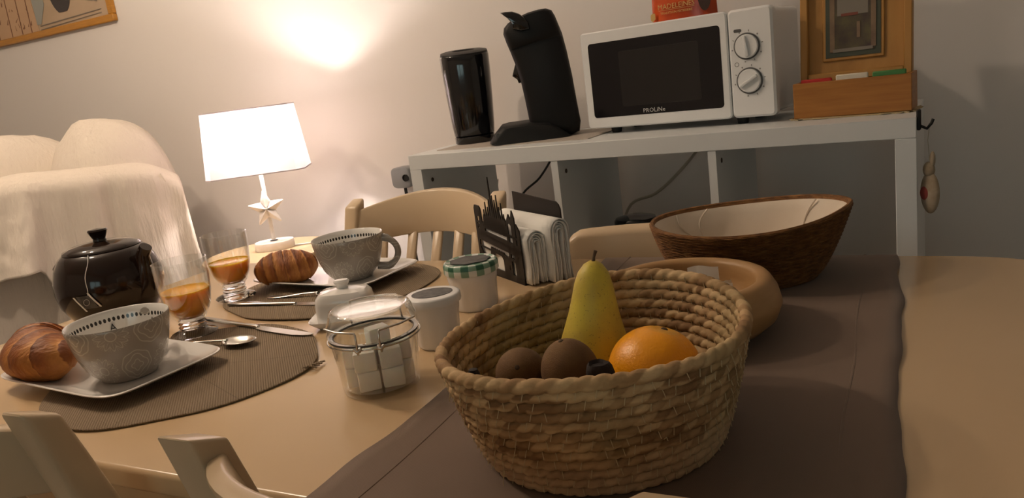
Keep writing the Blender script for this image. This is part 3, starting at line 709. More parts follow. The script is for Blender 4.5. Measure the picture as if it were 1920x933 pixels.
# ------------------------------------------------------------------ fruit basket and fruit
BC = (-.272, .674)
def basket():
    t = thing('fruit_basket', (*BC, T+.003), 'round coiled seagrass basket holding fruit', 'basket', rad(62))
    rows = 12; H = .123
    def rad_at(f): return (.120+.036*f**.8, .114+.027*f**.8)
    def loop(f, a, z): 
        rx, ry = rad_at(f); return ((rx+.003*sin(2*a+1)*f)*cos(a), (ry+.002*sin(3*a)*f)*sin(a), z+f*(.004*sin(a*2+.5)+.003*cos(a)))
    rr_ = H/rows/2*1.12
    for k in range(rows):
        f = k/(rows-1); z0_ = .006+f*(H-.012); n = 400; seg = 14; rings = []; hue = []
        big = 1.12 if k == rows-1 else 1
        tw = 29+2*(k % 3)
        for i in range(n):
            a = 2*pi*i/n; p = Vector(loop(f, a, z0_)); rad_v = Vector((cos(a), sin(a), 0)); ring = []
            for j in range(seg):
                b = 2*pi*j/seg; ph_ = b-tw*a+k*1.7+.35*sin(9*a+k); g_ = abs(sin(ph_)); r_ = rr_*big*(.72+.36*g_**.55)*(1+.05*sin(17*a+3*k)); hue.append(math.sin(math.floor(ph_/pi)*12.9898+k*78.233)*43758.5453 % 1)
                ring.append(p+rad_v*r_*.92*cos(b)+Vector((0, 0, 1))*r_*sin(b))
            rings.append(ring)
        o = MB().rings(rings+[rings[0]], True, False, False).build('coil', 'seagrass', t, smooth=60); o.data.attributes.new('straw', 'FLOAT', 'POINT').data.foreach_set('value', hue+hue[:seg])
    MB().lathe([(.0005, .012), (.095, .012), (.112, .001), (.116, .006), (.116, .022), (.112, .027)]+[(.110-.0062*q, .026+.002*(q % 2)) for q in range(17)]+[(.0005, .028)], 64).build('bottom', 'seagrass', t, smooth=60)
    mb = MB()
    for k in range(rows-1):
        f = (k+.5)/(rows-1); z0_ = .006+f*(H-.012); n = 64
        for i in range(n):
            if random.random() < .12: continue
            a = 2*pi*(i+.3*random.random()+.5*(k % 2))/n
            for side in (1, -1):
                sl = random.choice((-1, 1, 1))*.022 if side > 0 else .003
                P = [Vector(loop(f, a+sl*(q-.5), z0_+(q-.5)*rr_*2.3)) for q in (0, .5, 1)]; rv = Vector((cos(a), sin(a), 0))
                mb.tube([P[0]+rv*side*rr_*.86, P[1]+rv*side*rr_*.62, P[2]+rv*side*rr_*.86], .00045, 3)
    tag(mb.build('stitching', 'lace', t, smooth=0), kind='stuff')
    mb = MB()
    for q in range(7):
        a = random.uniform(0, 6.28); f = random.uniform(.1, 1); p = Vector(loop(f, a, .006+f*(H-.012))); d = Vector((cos(a), sin(a), 0))
        mb.tube([p+d*.006, p+d*.011+Vector((0, 0, .004)), p+d*.013+Vector((0, 0, random.uniform(-.012, .012)))], .00045, 4)
    tag(mb.build('loose_fibres', 'lace', t, smooth=0), kind='stuff')
basket()
def fruit():
    o = thing('orange', (-.2125, .672, .8255), 'ripe orange in the seagrass basket', 'orange'); o.rotation_euler = (rad(-14), rad(14), 0)
    MB().ball((0, 0, 0), (.0455, .0455, .0435), 40, 26, fn=lambda x, y, z: (x, y, z-.0022*math.exp(-((x*x+y*y)/.00006)) if z > 0 else z)).build('peel', 'orange_peel', o, smooth=60)
    MB().lathe([(.0005, .0432), (.0022, .0430), (.0034, .0420), (.0040, .0400)], 10).build('calyx', 'stem_brown', o)
    p = thing('pear', (-.291, .706, .7795), 'tall yellow green pear leaning in the seagrass basket', 'pear'); p.rotation_euler = (rad(-6), rad(3), 0)
    prof = [(.0005, .006), (.012, .002), (.024, .003), (.033, .012), (.0385, .028), (.039, .045), (.036, .062), (.031, .080), (.0262, .098), (.0228, .115), (.020, .130), (.016, .143), (.010, .152), (.004, .156), (.0005, .1555)]
    MB().lathe([(a, b*.925) for a, b in prof], 40).build('flesh', 'pear_skin', p, smooth=80)
    MB().tube([(0, 0, .142), (.001, 0, .148), (.003, 0, .155)], [.0022, .0014, .002], 7).build('stem', 'stem_brown', p)
    for loc, sc, rx, lab in (((-.275, .614, .843), (.0275, .0275, .0345), (.1, -.15), 'fuzzy brown kiwi between the other kiwi and the banana stem'), ((-.331, .622, .836), (.0255, .0255, .034), (.9, .5), 'darker brown kiwi at the basket side of the kiwi pair')):
        k = thing('kiwi', loc, lab, 'kiwi', 0, 'kiwis in the basket'); k.rotation_euler = (rx[0], rx[1], 0)
        MB().ball((0, 0, 0), sc, 28, 18, fn=lambda x, y, z: (x*(1+.03*z/.03), y, z)).build('skin', 'kiwi_skin', k, smooth=80)
        MB().lathe([(.0005, sc[2]+.0008), (.002, sc[2]+.0006), (.003, sc[2]-.001)], 8).build('tip', 'stem_brown', k)
    b = thing('banana', (-.294, .596, .799), 'banana lying under the kiwis with dark stem and tip showing', 'banana')
    pts = [(-.066, -.014, .046), (-.061, -.010, .030), (-.050, -.006, .010), (-.027, -.002, -.001), (0, .000, -.0035), (.024, -.003, .000), (.043, -.008, .014), (.053, -.011, .034), (.059, -.013, .052)]
    MB().tube(pts, [.0035, .007, .011, .0135, .0145, .0135, .011, .0085, .0085], 14).build('skin', 'banana_skin', b, smooth=70)
    MB().rings([[(.0595+.0115*k_*(1+.12*sin(5*a))*cos(a), -.0130+.011*k_*(1+.15*cos(3*a))*sin(a), z-.002) for a in (2*pi*i/14 for i in range(14))] for k_, z in ((.75, .050), (.95, .056), (1.1, .062), (.95, .069), (.78, .072), (.6, .069))]).build('stem', 'banana_tip', b, smooth=50)
    MB().rings([[(-.0665+.006*k_*cos(a), -.0145+.006*k_*sin(a), z-.009) for a in (2*pi*i/10 for i in range(10))] for k_, z in ((.8, .052), (1.1, .060), (.7, .066), (.1, .067))]).build('tip', 'banana_tip', b, smooth=50)
fruit()

# ------------------------------------------------------------------ wooden bowl with sachets, wicker bowl with liner
def wood_bowl():
    c = (-.258, .978); t = thing('wooden_bowl', (*c, T+.003), 'turned pale wooden bowl between the seagrass basket and wicker bowl', 'bowl')
    MB().lathe([(.0005, 0), (.080, 0), (.100, .007), (.117, .022), (.1235, .040), (.119, .058), (.112, .070), (.109, .0735), (.102, .075), (.095, .0735), (.092, .069), (.093, .055), (.088, .034), (.070, .018), (.04, .012), (.0005, .011)], 80).build('shell', 'bowl_wood', t, smooth=70)
    def sachet(loc, rz, tilt, w_, h, m, label):
        s_ = thing('sachet', (c[0]+loc[0], c[1]+loc[1], T+loc[2]), label, 'sachet', rz, 'sachets in the wooden bowl'); s_.rotation_euler = (tilt, 0, rz)
        def face(sg): return lambda u, v: ((u-.5)*w_, sg*.0035*max(0, sin(pi*u)*sin(pi*v)), (v-.0)*h+.002*sin(u*5)*v)
        mb = MB(); mb.grid(face(1), 8, 8); mb.grid(face(-1), 8, 8); mb.build('wrapper', m, s_, smooth=60)
        return s_
    sachet((.018, .040, .0165), .35, -.2, .042, .0635, 'paper_white', 'white paper sachet leaning in the wooden bowl')
    s2 = sachet((.056, -.006, .0190), .5, -.15, .022, .053, 'paper_white', 'small white sachet with a green corner in the wooden bowl')
    MB().box((-.0075, -.0030, .045), (.007, .0008, .010)).build('green_print', 'paper_green', s2, smooth=0)
    sachet((.060, .022, .0215), 1.4, -.2, .03, .046, 'liner_cloth', 'small brown sachet at the side of the wooden bowl')
wood_bowl()
def wicker():
    t = thing('wicker_bowl', (-.222, 1.248, T+.003), 'brown fibre bowl with a pointed rim and cream cloth lining', 'bowl', rad(13))
    n = 96
    def R(a, f):
        r_ = .104+.048*f**.6; pt = .065*f*max(0, cos(a))**14
        return r_*(1+pt)*cos(a)*1.0, r_*(1-.10)*sin(a)
    def zr(a, f, H=.100): return f*(H+.006*cos(a)+.004*cos(2*a))
    rg = [[(*R(2*pi*i/n, .02), 0) for i in range(n)]]; rows = 40
    for k in range(rows*3+1):
        f = k/(rows*3); sc = 1+.010*sin(pi*k/1.5*1.0)*(1 if k % 3 else -.6)
        rg.append([(R(2*pi*i/n, f)[0]*sc+.0006*sin(i*7+k), R(2*pi*i/n, f)[1]*sc, zr(2*pi*i/n, f)+.0005*sin(i*3.1+k)) for i in range(n)])
    for f, s_, dz in ((1, .985, .003), (1, .960, .002), (.9, .960, 0), (.5, .945, 0), (.1, .92, .004)): rg.append([(R(2*pi*i/n, f)[0]*s_, R(2*pi*i/n, f)[1]*s_, zr(2*pi*i/n, f)+dz) for i in range(n)])
    MB().rings(rg).build('woven_shell', 'brown_fibre', t, smooth=60)
    lg = []
    for f, s_, dz in ((1.0, .955, -.0035), (.97, .935, -.003), (.8, .925, 0), (.5, .90, 0), (.2, .86, .004), (.08, .6, .006), (.06, .02, .006)):
        lg.append([(R(2*pi*i/n, f)[0]*s_*(1-.012*sin(5*2*pi*i/n+f*6)*(f < .96)), R(2*pi*i/n, f)[1]*s_*(1-.014*sin(7*2*pi*i/n+2+f*4)*(f < .96)), zr(2*pi*i/n, f)+dz) for i in range(n)])
    MB().rings(lg, True, False, True).build('cloth_lining', 'liner_cloth', t, smooth=70)
    for a, b, c_ in ((.55, .75, .2), (2.0, 2.25, .35), (2.5, 2.3, .3)):
        P = []
        for q in range(9):
            f = .95-.6*q/8; aa = a+(b-a)*q/8+c_*.2*sin(q*.6); x, y = R(aa, f); P.append((x*.905, y*.905, zr(aa, f)+.002))
        MB().tube(P, .0016, 6).build('crease', 'liner_cloth', t, smooth=70)
wicker()

# ------------------------------------------------------------------ shelf unit
def ray(px, py): return FWD+RGT*((px-960)/1440)+UPV*((466.5-py)/1440)
SA = rad(-3.5); SO = Vector((-1.2, 1.763, 0)); SD = .39; SL = 1.235; SH = .94
sxf = Matrix.Translation(SO) @ Matrix.Rotation(SA, 4, 'Z')
def SW(x, y, z): return tuple(sxf @ Vector((x, y, z)))
def shelf():
    t = thing('shelf_unit', SO, 'white open cube shelf unit against the wall carrying the microwave', 'shelf', SA)
    MB().box((SL/2, SD/2, SH-.02), (SL, SD, .04)).build('top_panel', 'white_laminate', t, bevel=(.0012, 1))
    MB().box((SL/2, SD/2, .02), (SL, SD, .04)).build('bottom_panel', 'white_laminate', t, bevel=(.0012, 1))
    for x in (.019, SL-.019): MB().box((x, SD/2, SH/2), (.038, SD, SH-.08)).build('side_panel', 'white_laminate', t, bevel=(.001, 1))
    for x in (.443, .8335): MB().box((x, SD/2, SH/2), (.018, SD-.004, SH-.08)).build('divider', 'white_laminate', t, smooth=0)
    for xa, xb in ((.038, .434), (.452, .8245), (.8425, SL-.038)): MB().box(((xa+xb)/2, SD/2, .49), (xb-xa, SD-.006, .018)).build('shelf_board', 'white_laminate', t, smooth=0)
    for x, z in ((.0385, .865), (.4525, .868), (.843, .872)):
        MB().lathe([(.0005, .001), (.0055, .001), (.006, 0)], 14, xf=Matrix.Translation((x, .045, z)) @ Matrix.Rotation(pi/2, 4, 'Y')).build('screw_cap', 'dowel_hole', t)
shelf()
# printed paper mat under kettle and coffee maker
mb = MB().box((0, 0, .001), (.46, .26, .002)); sm = thing('paper_mat', SW(.28, .20, SH), 'plain pale mat under the kettle and coffee maker', 'mat', SA)
mat('mat_paper', (.47, .42, .37), .6, col2=(.44, .39, .34), nscale=5)
mb.build('sheet', 'mat_paper', sm, smooth=0)

def kettle():
    p = SW(.082, .225, SH+.002); t = thing('electric_kettle', p, 'tall glossy black electric kettle beside the coffee maker', 'kettle', atan2(-p[1], -p[0]))
    def ring(k, z, tilt=0): return [(x, y, z+tilt*x) for x, y in superell(k*.98, k, 2.6, 64)]
    MB().rings([ring(.056, 0), ring(.0585, .003), ring(.0585, .020), ring(.056, .022)]).build('base', 'black_gloss', t, smooth=50)
    MB().rings([ring(.054, .022), ring(.0585, .024), ring(.0615, .05), ring(.0665, .13), ring(.070, .21), ring(.0705, .245, -.05), ring(.069, .252, -.10)]).build('body', 'black_gloss', t, smooth=50)
    MB().rings([ring(.0685, .251, -.10), ring(.067, .258, -.13), ring(.055, .261, -.12), ring(.033, .262, -.1), ring(.029, .256, -.1), ring(.004, .254, -.1)]).build('lid', 'black_plastic', t, smooth=50)
kettle()

def coffee():
    P = Vector(SW(.345, .215, SH)); hd = hypot(P.x, P.y); nv = Vector((P.x/hd, P.y/hd, 0)); av = Vector((nv.y, -nv.x, 0))
    def pz(px, py):
        r_ = ray(px, py); q = Vector((0, 0, EYE))+r_*(hd/r_.dot(nv)); return ((q-P).dot(av), q.z-SH-.002)
    t = thing('coffee_maker', (P.x, P.y, SH+.002), 'black single-cup pod coffee maker with a lever on top', 'coffee maker', atan2(av.y, av.x))
    def slab(name, pts, w_, m, rnd=((1, .80), (.94, .90), (.80, .97), (.5, 1)), yc=0, par=t):
        P2 = [pz(*q) for q in pts]; cx = sum(p[0] for p in P2)/len(P2); cz = sum(p[1] for p in P2)/len(P2)
        seq = [(-a, s_) for a, s_ in rnd]+[(a, s_) for a, s_ in reversed(rnd)]
        return MB().rings([[(cx+(x-cx)*s_, yc+y*w_, max(.0, cz+(z-cz)*s_) if cz > .0 else z) for x, z in P2] for y, s_ in seq]).build(name, m, par, smooth=50)
    slab('tower', [(993, 224), (985, 185), (978, 155), (966, 118), (958, 98), (950, 80), (1046, 46), (1053, 62), (1062, 95), (1072, 140), (1081, 190), (1088, 225), (1086, 243), (1072, 249), (1040, 250), (1000, 246)], .068, 'black_plastic')
    slab('head', [(958, 98), (951, 82), (945, 66), (946, 55), (953, 46), (968, 36), (990, 26), (1010, 20), (1024, 18), (1034, 21), (1040, 31), (1050, 55), (1054, 70)], .074, 'black_plastic')
    slab('lever', [(940, 28), (948, 26), (962, 25), (975, 29), (985, 36), (993, 46), (995, 58), (980, 62), (964, 58), (961, 46), (954, 38)], .030, 'black_gloss', yc=-.055)
    slab('spout', [(968, 112), (962, 138), (961, 143), (970, 149), (973, 156), (985, 154), (994, 122)], .026, 'black_gloss')
    base = slab('base', [(921, 266), (922, 261), (930, 248), (940, 235), (950, 232), (993, 226), (1030, 226), (1052, 236), (1070, 248), (1071, 256), (1055, 264), (1010, 270), (960, 272), (930, 271)], .092, 'black_matte')
    for q in ((938, 249), (950, 246), (961, 243)):
        x, z = pz(*q); MB().lathe([(.0005, .003), (.006, .003), (.0072, 0)], 16, xf=Matrix.Translation((x, -.0885, z)) @ Matrix.Rotation(pi/2, 4, 'X')).build('button', 'dark_grey', base)
    x0_, z0_ = pz(945, 231); x1_, z1_ = pz(985, 227); MB().box(((x0_+x1_)/2, 0, z1_-.006), (.055, .10, .006)).build('drip_grid', 'black_gloss', t, bevel=(.002, 1))
coffee()

MXF = None
def microwave():
    MA = rad(-9); W_, H_, D_ = .482, .240, .215
    t = thing('microwave', (-.716, 1.893, SH), 'white microwave oven with black door window and two dials', 'microwave', MA)
    zf = .016
    def rr(x0_, x1_, z0_, z1_, r_, n=6):
        out = []
        for cx, cz, a0 in ((x1_-r_, z1_-r_, 0), (x0_+r_, z1_-r_, pi/2), (x0_+r_, z0_+r_, pi), (x1_-r_, z0_+r_, 1.5*pi)):
            out += [(cx+r_*cos(a0+pi/2*k/n), cz+r_*sin(a0+pi/2*k/n)) for k in range(n+1)]
        return out
    def plate(x0_, x1_, z0_, z1_, y0, y1, r_, name, m, par=t, soft=.003):
        P0 = rr(x0_, x1_, z0_, z1_, r_); P1 = rr(x0_+soft, x1_-soft, z0_+soft, z1_-soft, max(.0005, r_-soft))
        return MB().rings([[(x, y1, z) for x, z in P0], [(x, y0+soft, z) for x, z in P0], [(x, y0, z) for x, z in P1]]).build(name, m, par, smooth=40)
    plate(.004, W_-.004, zf+.004, zf+H_-.003, .022, D_, .012, 'case', 'white_gloss')
    door = plate(0, .3800, zf, zf+H_, 0, .024, .010, 'door', 'white_gloss')
    plate(.021, .3635, zf+.027, zf+.212, -.0012, .004, .008, 'door_window', 'tinted_door', door, .0008)
    plate(.104, .311, zf+.050, zf+.185, -.0016, .001, .006, 'window_mesh', 'black_gloss', door, .0003)
    text_part('brand_lettering', 'PROLiNe', .0145, 'print_text', door, Matrix.Translation((.188, -.0018, zf+.036)) @ RX90, spacing=1.05)
    pn = plate(.3820, W_, zf, zf+H_, 0, .026, .012, 'control_panel', 'white_gloss', t, .005)
    plate(.3955, .4125, zf+.190, zf+.197, -.0010, .002, .003, 'indicator_slot', 'dial_ring', pn, .0003)
    for cx, cz, a in ((.4240, zf+.158, rad(98)), (.4260, zf+.082, rad(30))):
        X = Matrix.Translation((cx, 0, cz)) @ RX90
        d = MB().lathe([(.0295, -.001), (.0295, .003), (.028, .004), (.0265, .003)], 48, xf=X).build('dial', 'dial_ring', pn)
        MB().lathe([(.0262, 0), (.0262, .006), (.0245, .0085), (.0005, .0085)], 48, xf=X).build('dial_face', 'white_gloss', d)
        MB().box((0, 0, .012), (.046, .008, .009), rz=a, xf=X).build('dial_grip', 'white_gloss', d, bevel=(.003, 2))
        mk = MB()
        for k in range(9):
            b = rad(-100)+rad(290)*k/8; mk.box((.034*cos(b), .034*sin(b), .0), (.004 if k % 2 else .003, .0016 if k % 2 else .003, .0012), rz=b, xf=X)
        tag(mk.build('dial_marks', 'dial_mark', pn, smooth=0), kind='stuff')
    MB().tube([(.3985+.0045*cos(2*pi*k/20), -.0004, zf+.120+.0045*sin(2*pi*k/20)) for k in range(20)], .0006, 4, closed=True).build('clock_mark', 'dial_mark', pn)
    for x in (.06, W_-.09):
        for y in (.04, D_-.05): MB().lathe([(.012, 0), (.014, .010), (.014, .017)], 16, (x, y, 0), cap0=True, cap1=True).build('foot', 'black_matte', t)
    X = t.matrix_basis.copy()
    # packet of madeleines on top
    g = thing('biscuit_packet', tuple(Matrix.Translation((-.716, 1.893, SH)) @ Matrix.Rotation(MA, 4, 'Z') @ Vector((.252, .075, zf+H_-.003))), 'orange red packet of madeleines on the microwave', 'packet', MA)
    w2, h2 = .083, .21
    def face(sg): return lambda u, v: ((u-.5)*2*w2*(1-.03*sin(pi*v)), sg*(.035*(sin(pi*min(1, max(0, u)))**.6)*(1-v**3*.95)+.0005), v*h2)
    MB().grid(face(-1), 24, 20).grid(face(1), 24, 20).build('wrapper', 'bag_orange', g, smooth=70)
    def ontext(body, size, x, z, m, nm, rot=0): return text_part(nm, body, size, m, g, Matrix.Translation((x, -.0375, z)) @ RX90 @ Matrix.Rotation(rot, 4, 'Z'), .0004)
    ontext('MADELEINES', .0165, -.004, .036, 'gold_print', 'packet_title'); ontext('TRADITION PÂTISSIÈRE', .0078, -.004, .0215, 'gold_print', 'packet_subtitle')
    MB().box((-.004, -.0372, .0285), (.09, .0006, .0008)).build('packet_rule', 'gold_print', g, smooth=0)
    MB().strip([(-.075, .010, .022), (-.070, .006, .026), (-.063, .012, .025)], .0006, xf=Matrix.Translation((0, -.0275, 0))).build('gold_petal', 'gold_print', g, smooth=0)
    MB().rings([[(.064+.016*k_*cos(a), -.0290-.001*k_, .048+.034*sin(a)) for a in (2*pi*i/24 for i in range(24))] for k_ in (1, .98)]).build('dark_oval', 'bag_brown', g, smooth=0)
microwave()

def tea_box():
    A = rad(-7); W_, D_, H_ = .234, .10, .076
    t = thing('tea_box', (-.205, 1.824, SH+.003), 'wooden tea box with its picture lid standing open', 'box', A)
    for c, d in (((W_/2, .005, H_/2), (W_, .010, H_)), ((W_/2, D_-.005, H_/2), (W_, .010, H_)), ((.005, D_/2, H_/2), (.010, D_-.02, H_)), ((W_-.005, D_/2, H_/2), (.010, D_-.02, H_))): MB().box(c, d).build('side', 'box_wood', t, bevel=(.0012, 1))
    MB().box((W_/2, D_/2, .004), (W_-.02, D_-.02, .006)).build('bottom', 'box_wood', t, smooth=0)
    lx = Matrix.Translation((.006, .058, H_-.004)) @ Matrix.Rotation(rad(-8), 4, 'X'); LW, LH = W_-.010, .22
    lid = MB().box((LW/2, .012, LH/2), (LW, .010, LH), xf=lx).build('lid', 'box_lid_wood', t, bevel=(.001, 1))
    for c, d in (((.008, 0, LH/2), (.016, .020, LH)), ((LW-.008, 0, LH/2), (.016, .020, LH)), ((LW/2, 0, .009), (LW-.032, .020, .018)), ((LW/2, 0, LH-.009), (LW-.032, .020, .018))): MB().box(c, d, xf=lx).build('lid_frame', 'box_lid_wood', lid, bevel=(.002, 1))
    px0, px1, pz0 = .052, .163, .050
    MB().box(((px0+px1)/2, .004, .125), (px1-px0+.014, .006, .164), xf=lx).build('picture_mount', 'box_lid_wood', lid, bevel=(.002, 1))
    pic = MB().box(((px0+px1)/2, .0005, .126), (px1-px0, .002, .152), xf=lx).build('picture', 'art_green', lid, smooth=0)
    for nm, c, d, m_ in (('picture_field', ((px0+px1)/2, -.001, .128), (.088, .001, .136), 'art_dark'), ('picture_shutter', (px0+.014, -.0016, .128), (.010, .001, .132), 'art_light'), ('picture_shutter', (px1-.014, -.0016, .130), (.010, .001, .128), 'art_light'), ('picture_sky', ((px0+px1)/2, -.0016, .160), (.062, .001, .045), 'art_sky'), ('picture_roof', ((px0+px1)/2-.006, -.0020, .139), (.034, .001, .006), 'art_red'), ('picture_path', ((px0+px1)/2+.012, -.0020, .105), (.007, .001, .034), 'art_light'), ('picture_sill', ((px0+px1)/2, -.0018, .064), (.080, .001, .007), 'art_sky')):
        MB().box(c, d, xf=lx).build(nm, m_, pic, smooth=0)
    for k, (m_, c_, dz) in enumerate((('red_card', 'red', -.001), ('ivory_card', 'ivory', .003), ('green_card', 'green', .002))):
        o = thing('tea_sachet', tuple(Matrix.Translation((-.205, 1.824, SH+.003)) @ Matrix.Rotation(A, 4, 'Z') @ Vector((.0445+.0725*k, .027, .007))), c_+' tea sachet standing in the wooden tea box', 'tea sachet', A, 'tea sachets in the wooden box')
        MB().box((0, 0, (.076+dz)/2), (.064, .010, .076+dz)).build('envelope', m_, o, bevel=(.002, 1))
    lc = thing('lace_doily', (-.205, 1.824, SH), 'yellowish crocheted doily under the wooden tea box', 'doily', A)
    MB().rings([[((W_/2)+(W_/2+.010+.004*sin(28*a))*math.copysign(abs(cos(a))**.35, cos(a)), D_/2+(D_/2+.012+.004*cos(22*a))*math.copysign(abs(sin(a))**.35, sin(a)), z+.0015*max(0, sin(17*a))) for a in (2*pi*i/160 for i in range(160))] for z in (.0005, .0022)]).build('crochet', 'lace', lc)
tea_box()

def hooks():
    h = thing('wall_hook', SW(SL-.0005, .02, .925), 'small black double hook on the side of the shelf unit', 'hook', SA)
    MB().box((.004, 0, .008), (.008, .018, .040)).build('hook_plate', 'black_matte', h, bevel=(.002, 1))
    MB().tube([(.006, 0, -.004), (.018, -.002, -.010), (.026, -.004, .0), (.029, -.004, .008)], .003, 8).build('hook_prong', 'black_matte', h)
    o = thing('hanging_ornament', SW(SL+.022, .016, .752), 'small flowered fabric rabbit ornament hanging from the black hook', 'ornament', SA-rad(35))
    MB().ball((0, 0, .036), (.020, .010, .042), 22, 14).build('body', 'ornament_cloth', o, smooth=80)
    MB().ball((-.002, 0, .082), (.012, .009, .016), 18, 10).build('head', 'ornament_cloth', o, smooth=80)
    MB().ball((.006, 0, .103), (.0055, .005, .016), 12, 8).build('ear', 'ornament_cloth', o, smooth=80)
    MB().ball((-.006, -.008, .036), (.010, .004, .014), 14, 8).build('red_flower', 'ornament_red', o, smooth=80)
    MB().tube([(.0, 0, .10), (-.004, 0, .14), (-.002, .002, .167)], .0008, 5).build('cord', 'cable_beige', o)
hooks()

def wall_pt(px, py, d):
    wn = Vector((-sin(WA), cos(WA), 0)); r_ = ray(px, py); return Vector((0, 0, EYE))+r_*((WD-d)/r_.dot(wn))
def bits():
    c = wall_pt(760, 331, .0285)
    t = thing('plug_adapter', c, 'grey plug adapter on the wall beside the shelf unit', 'plug', WA)
    MB().rings([[(x, y, z) for x, z in superell(.040, .036, 4.5, 32)] for y in (.029, -.030)]).build('housing', 'grey_plastic', t, bevel=(.006, 2))
    MB().box((-.036, -.015, -.002), (.010, .020, .034)).build('white_insert', 'white_pot', t, bevel=(.002, 1))
    MB().lathe([(.0005, .0), (.012, .0), (.012, .004)], 16, xf=Matrix.Translation((.024, -.031, 0)) @ RX90).build('socket', 'black_matte', t)
    q = [(0, -.01, -.03), (.004, -.015, -.08), (-.004, -.012, -.2), (.01, -.01, -.5), (.03, -.01, -.815)]
    MB().tube(q, .0055, 8).build('cord', 'cable_black', t)
    def cable(nm, pts, r_, m_, label):
        P = [Vector(p) for p in pts]; fine = []
        for i in range(len(P)-1):
            a, b, c_, d = P[max(0, i-1)], P[i], P[i+1], P[min(len(P)-1, i+2)]
            for k in range(6):
                s_ = k/6; fine.append(.5*((2*b)+(c_-a)*s_+(2*a-5*b+4*c_-d)*s_*s_+(3*b-a-3*c_+d)*s_**3))
        fine.append(P[-1]); o = MB().tube(fine, r_, 8).build(nm, m_, smooth=70); tag(o, label, 'cable')
    cable('power_cable', [SW(.26, .41, .95), SW(.24, .40, .87), SW(.185, .40, .80), SW(.12, .38, .74), SW(.09, .41, .6), SW(.08, .42, .3), SW(.08, .42, .01)], .0035, 'cable_black', 'black power cable hanging behind the left shelf opening')
    cable('power_cable', [SW(.72, .42, .93), SW(.695, .41, .87), SW(.62, .41, .79), SW(.55, .41, .735), SW(.46, .41, .69), SW(.42, .42, .5), SW(.41, .42, .01)], .0045, 'cable_beige', 'pale power cable sloping across the middle shelf opening')
    cable('power_cable', [SW(.02, .42, .80), SW(-.04, .43, .55), SW(-.01, .40, .3), SW(.0, .42, .01)], .004, 'cable_white', 'white power cable along the wall behind the slat-back chair')
    d = thing('steel_canister', SW(.568, .19, .499), 'small steel canister with a black lid in the middle shelf opening', 'canister', 0)
    MB().lathe([(.0005, 0), (.052, 0), (.053, .003), (.053, .195), (.0005, .195)], 40).build('body', 'steel', d)
    MB().lathe([(.054, .192), (.0565, .194), (.0565, .208), (.052, .215), (.03, .2205), (.0005, .222)], 40).build('lid', 'black_gloss', d)
    b = thing('storage_box', SW(.24, .15, .499), 'white plastic storage box with a loop handle in the left shelf opening', 'box', SA)
    MB().rings([[(x, y, z) for x, y in superell(.085*k, .07*k, 6, 40)] for k, z in ((.9, 0), (.92, .004), (1, .14), (1.02, .142), (1.02, .15), (.97, .15), (.9, .01))]).build('tub', 'white_laminate', b)
    MB().tube([(.070*cos(pi*k/14), -.078, .13+.06*sin(pi*k/14)) for k in range(15)], .004, 7).build('handle', 'grey_plastic', b)
bits()

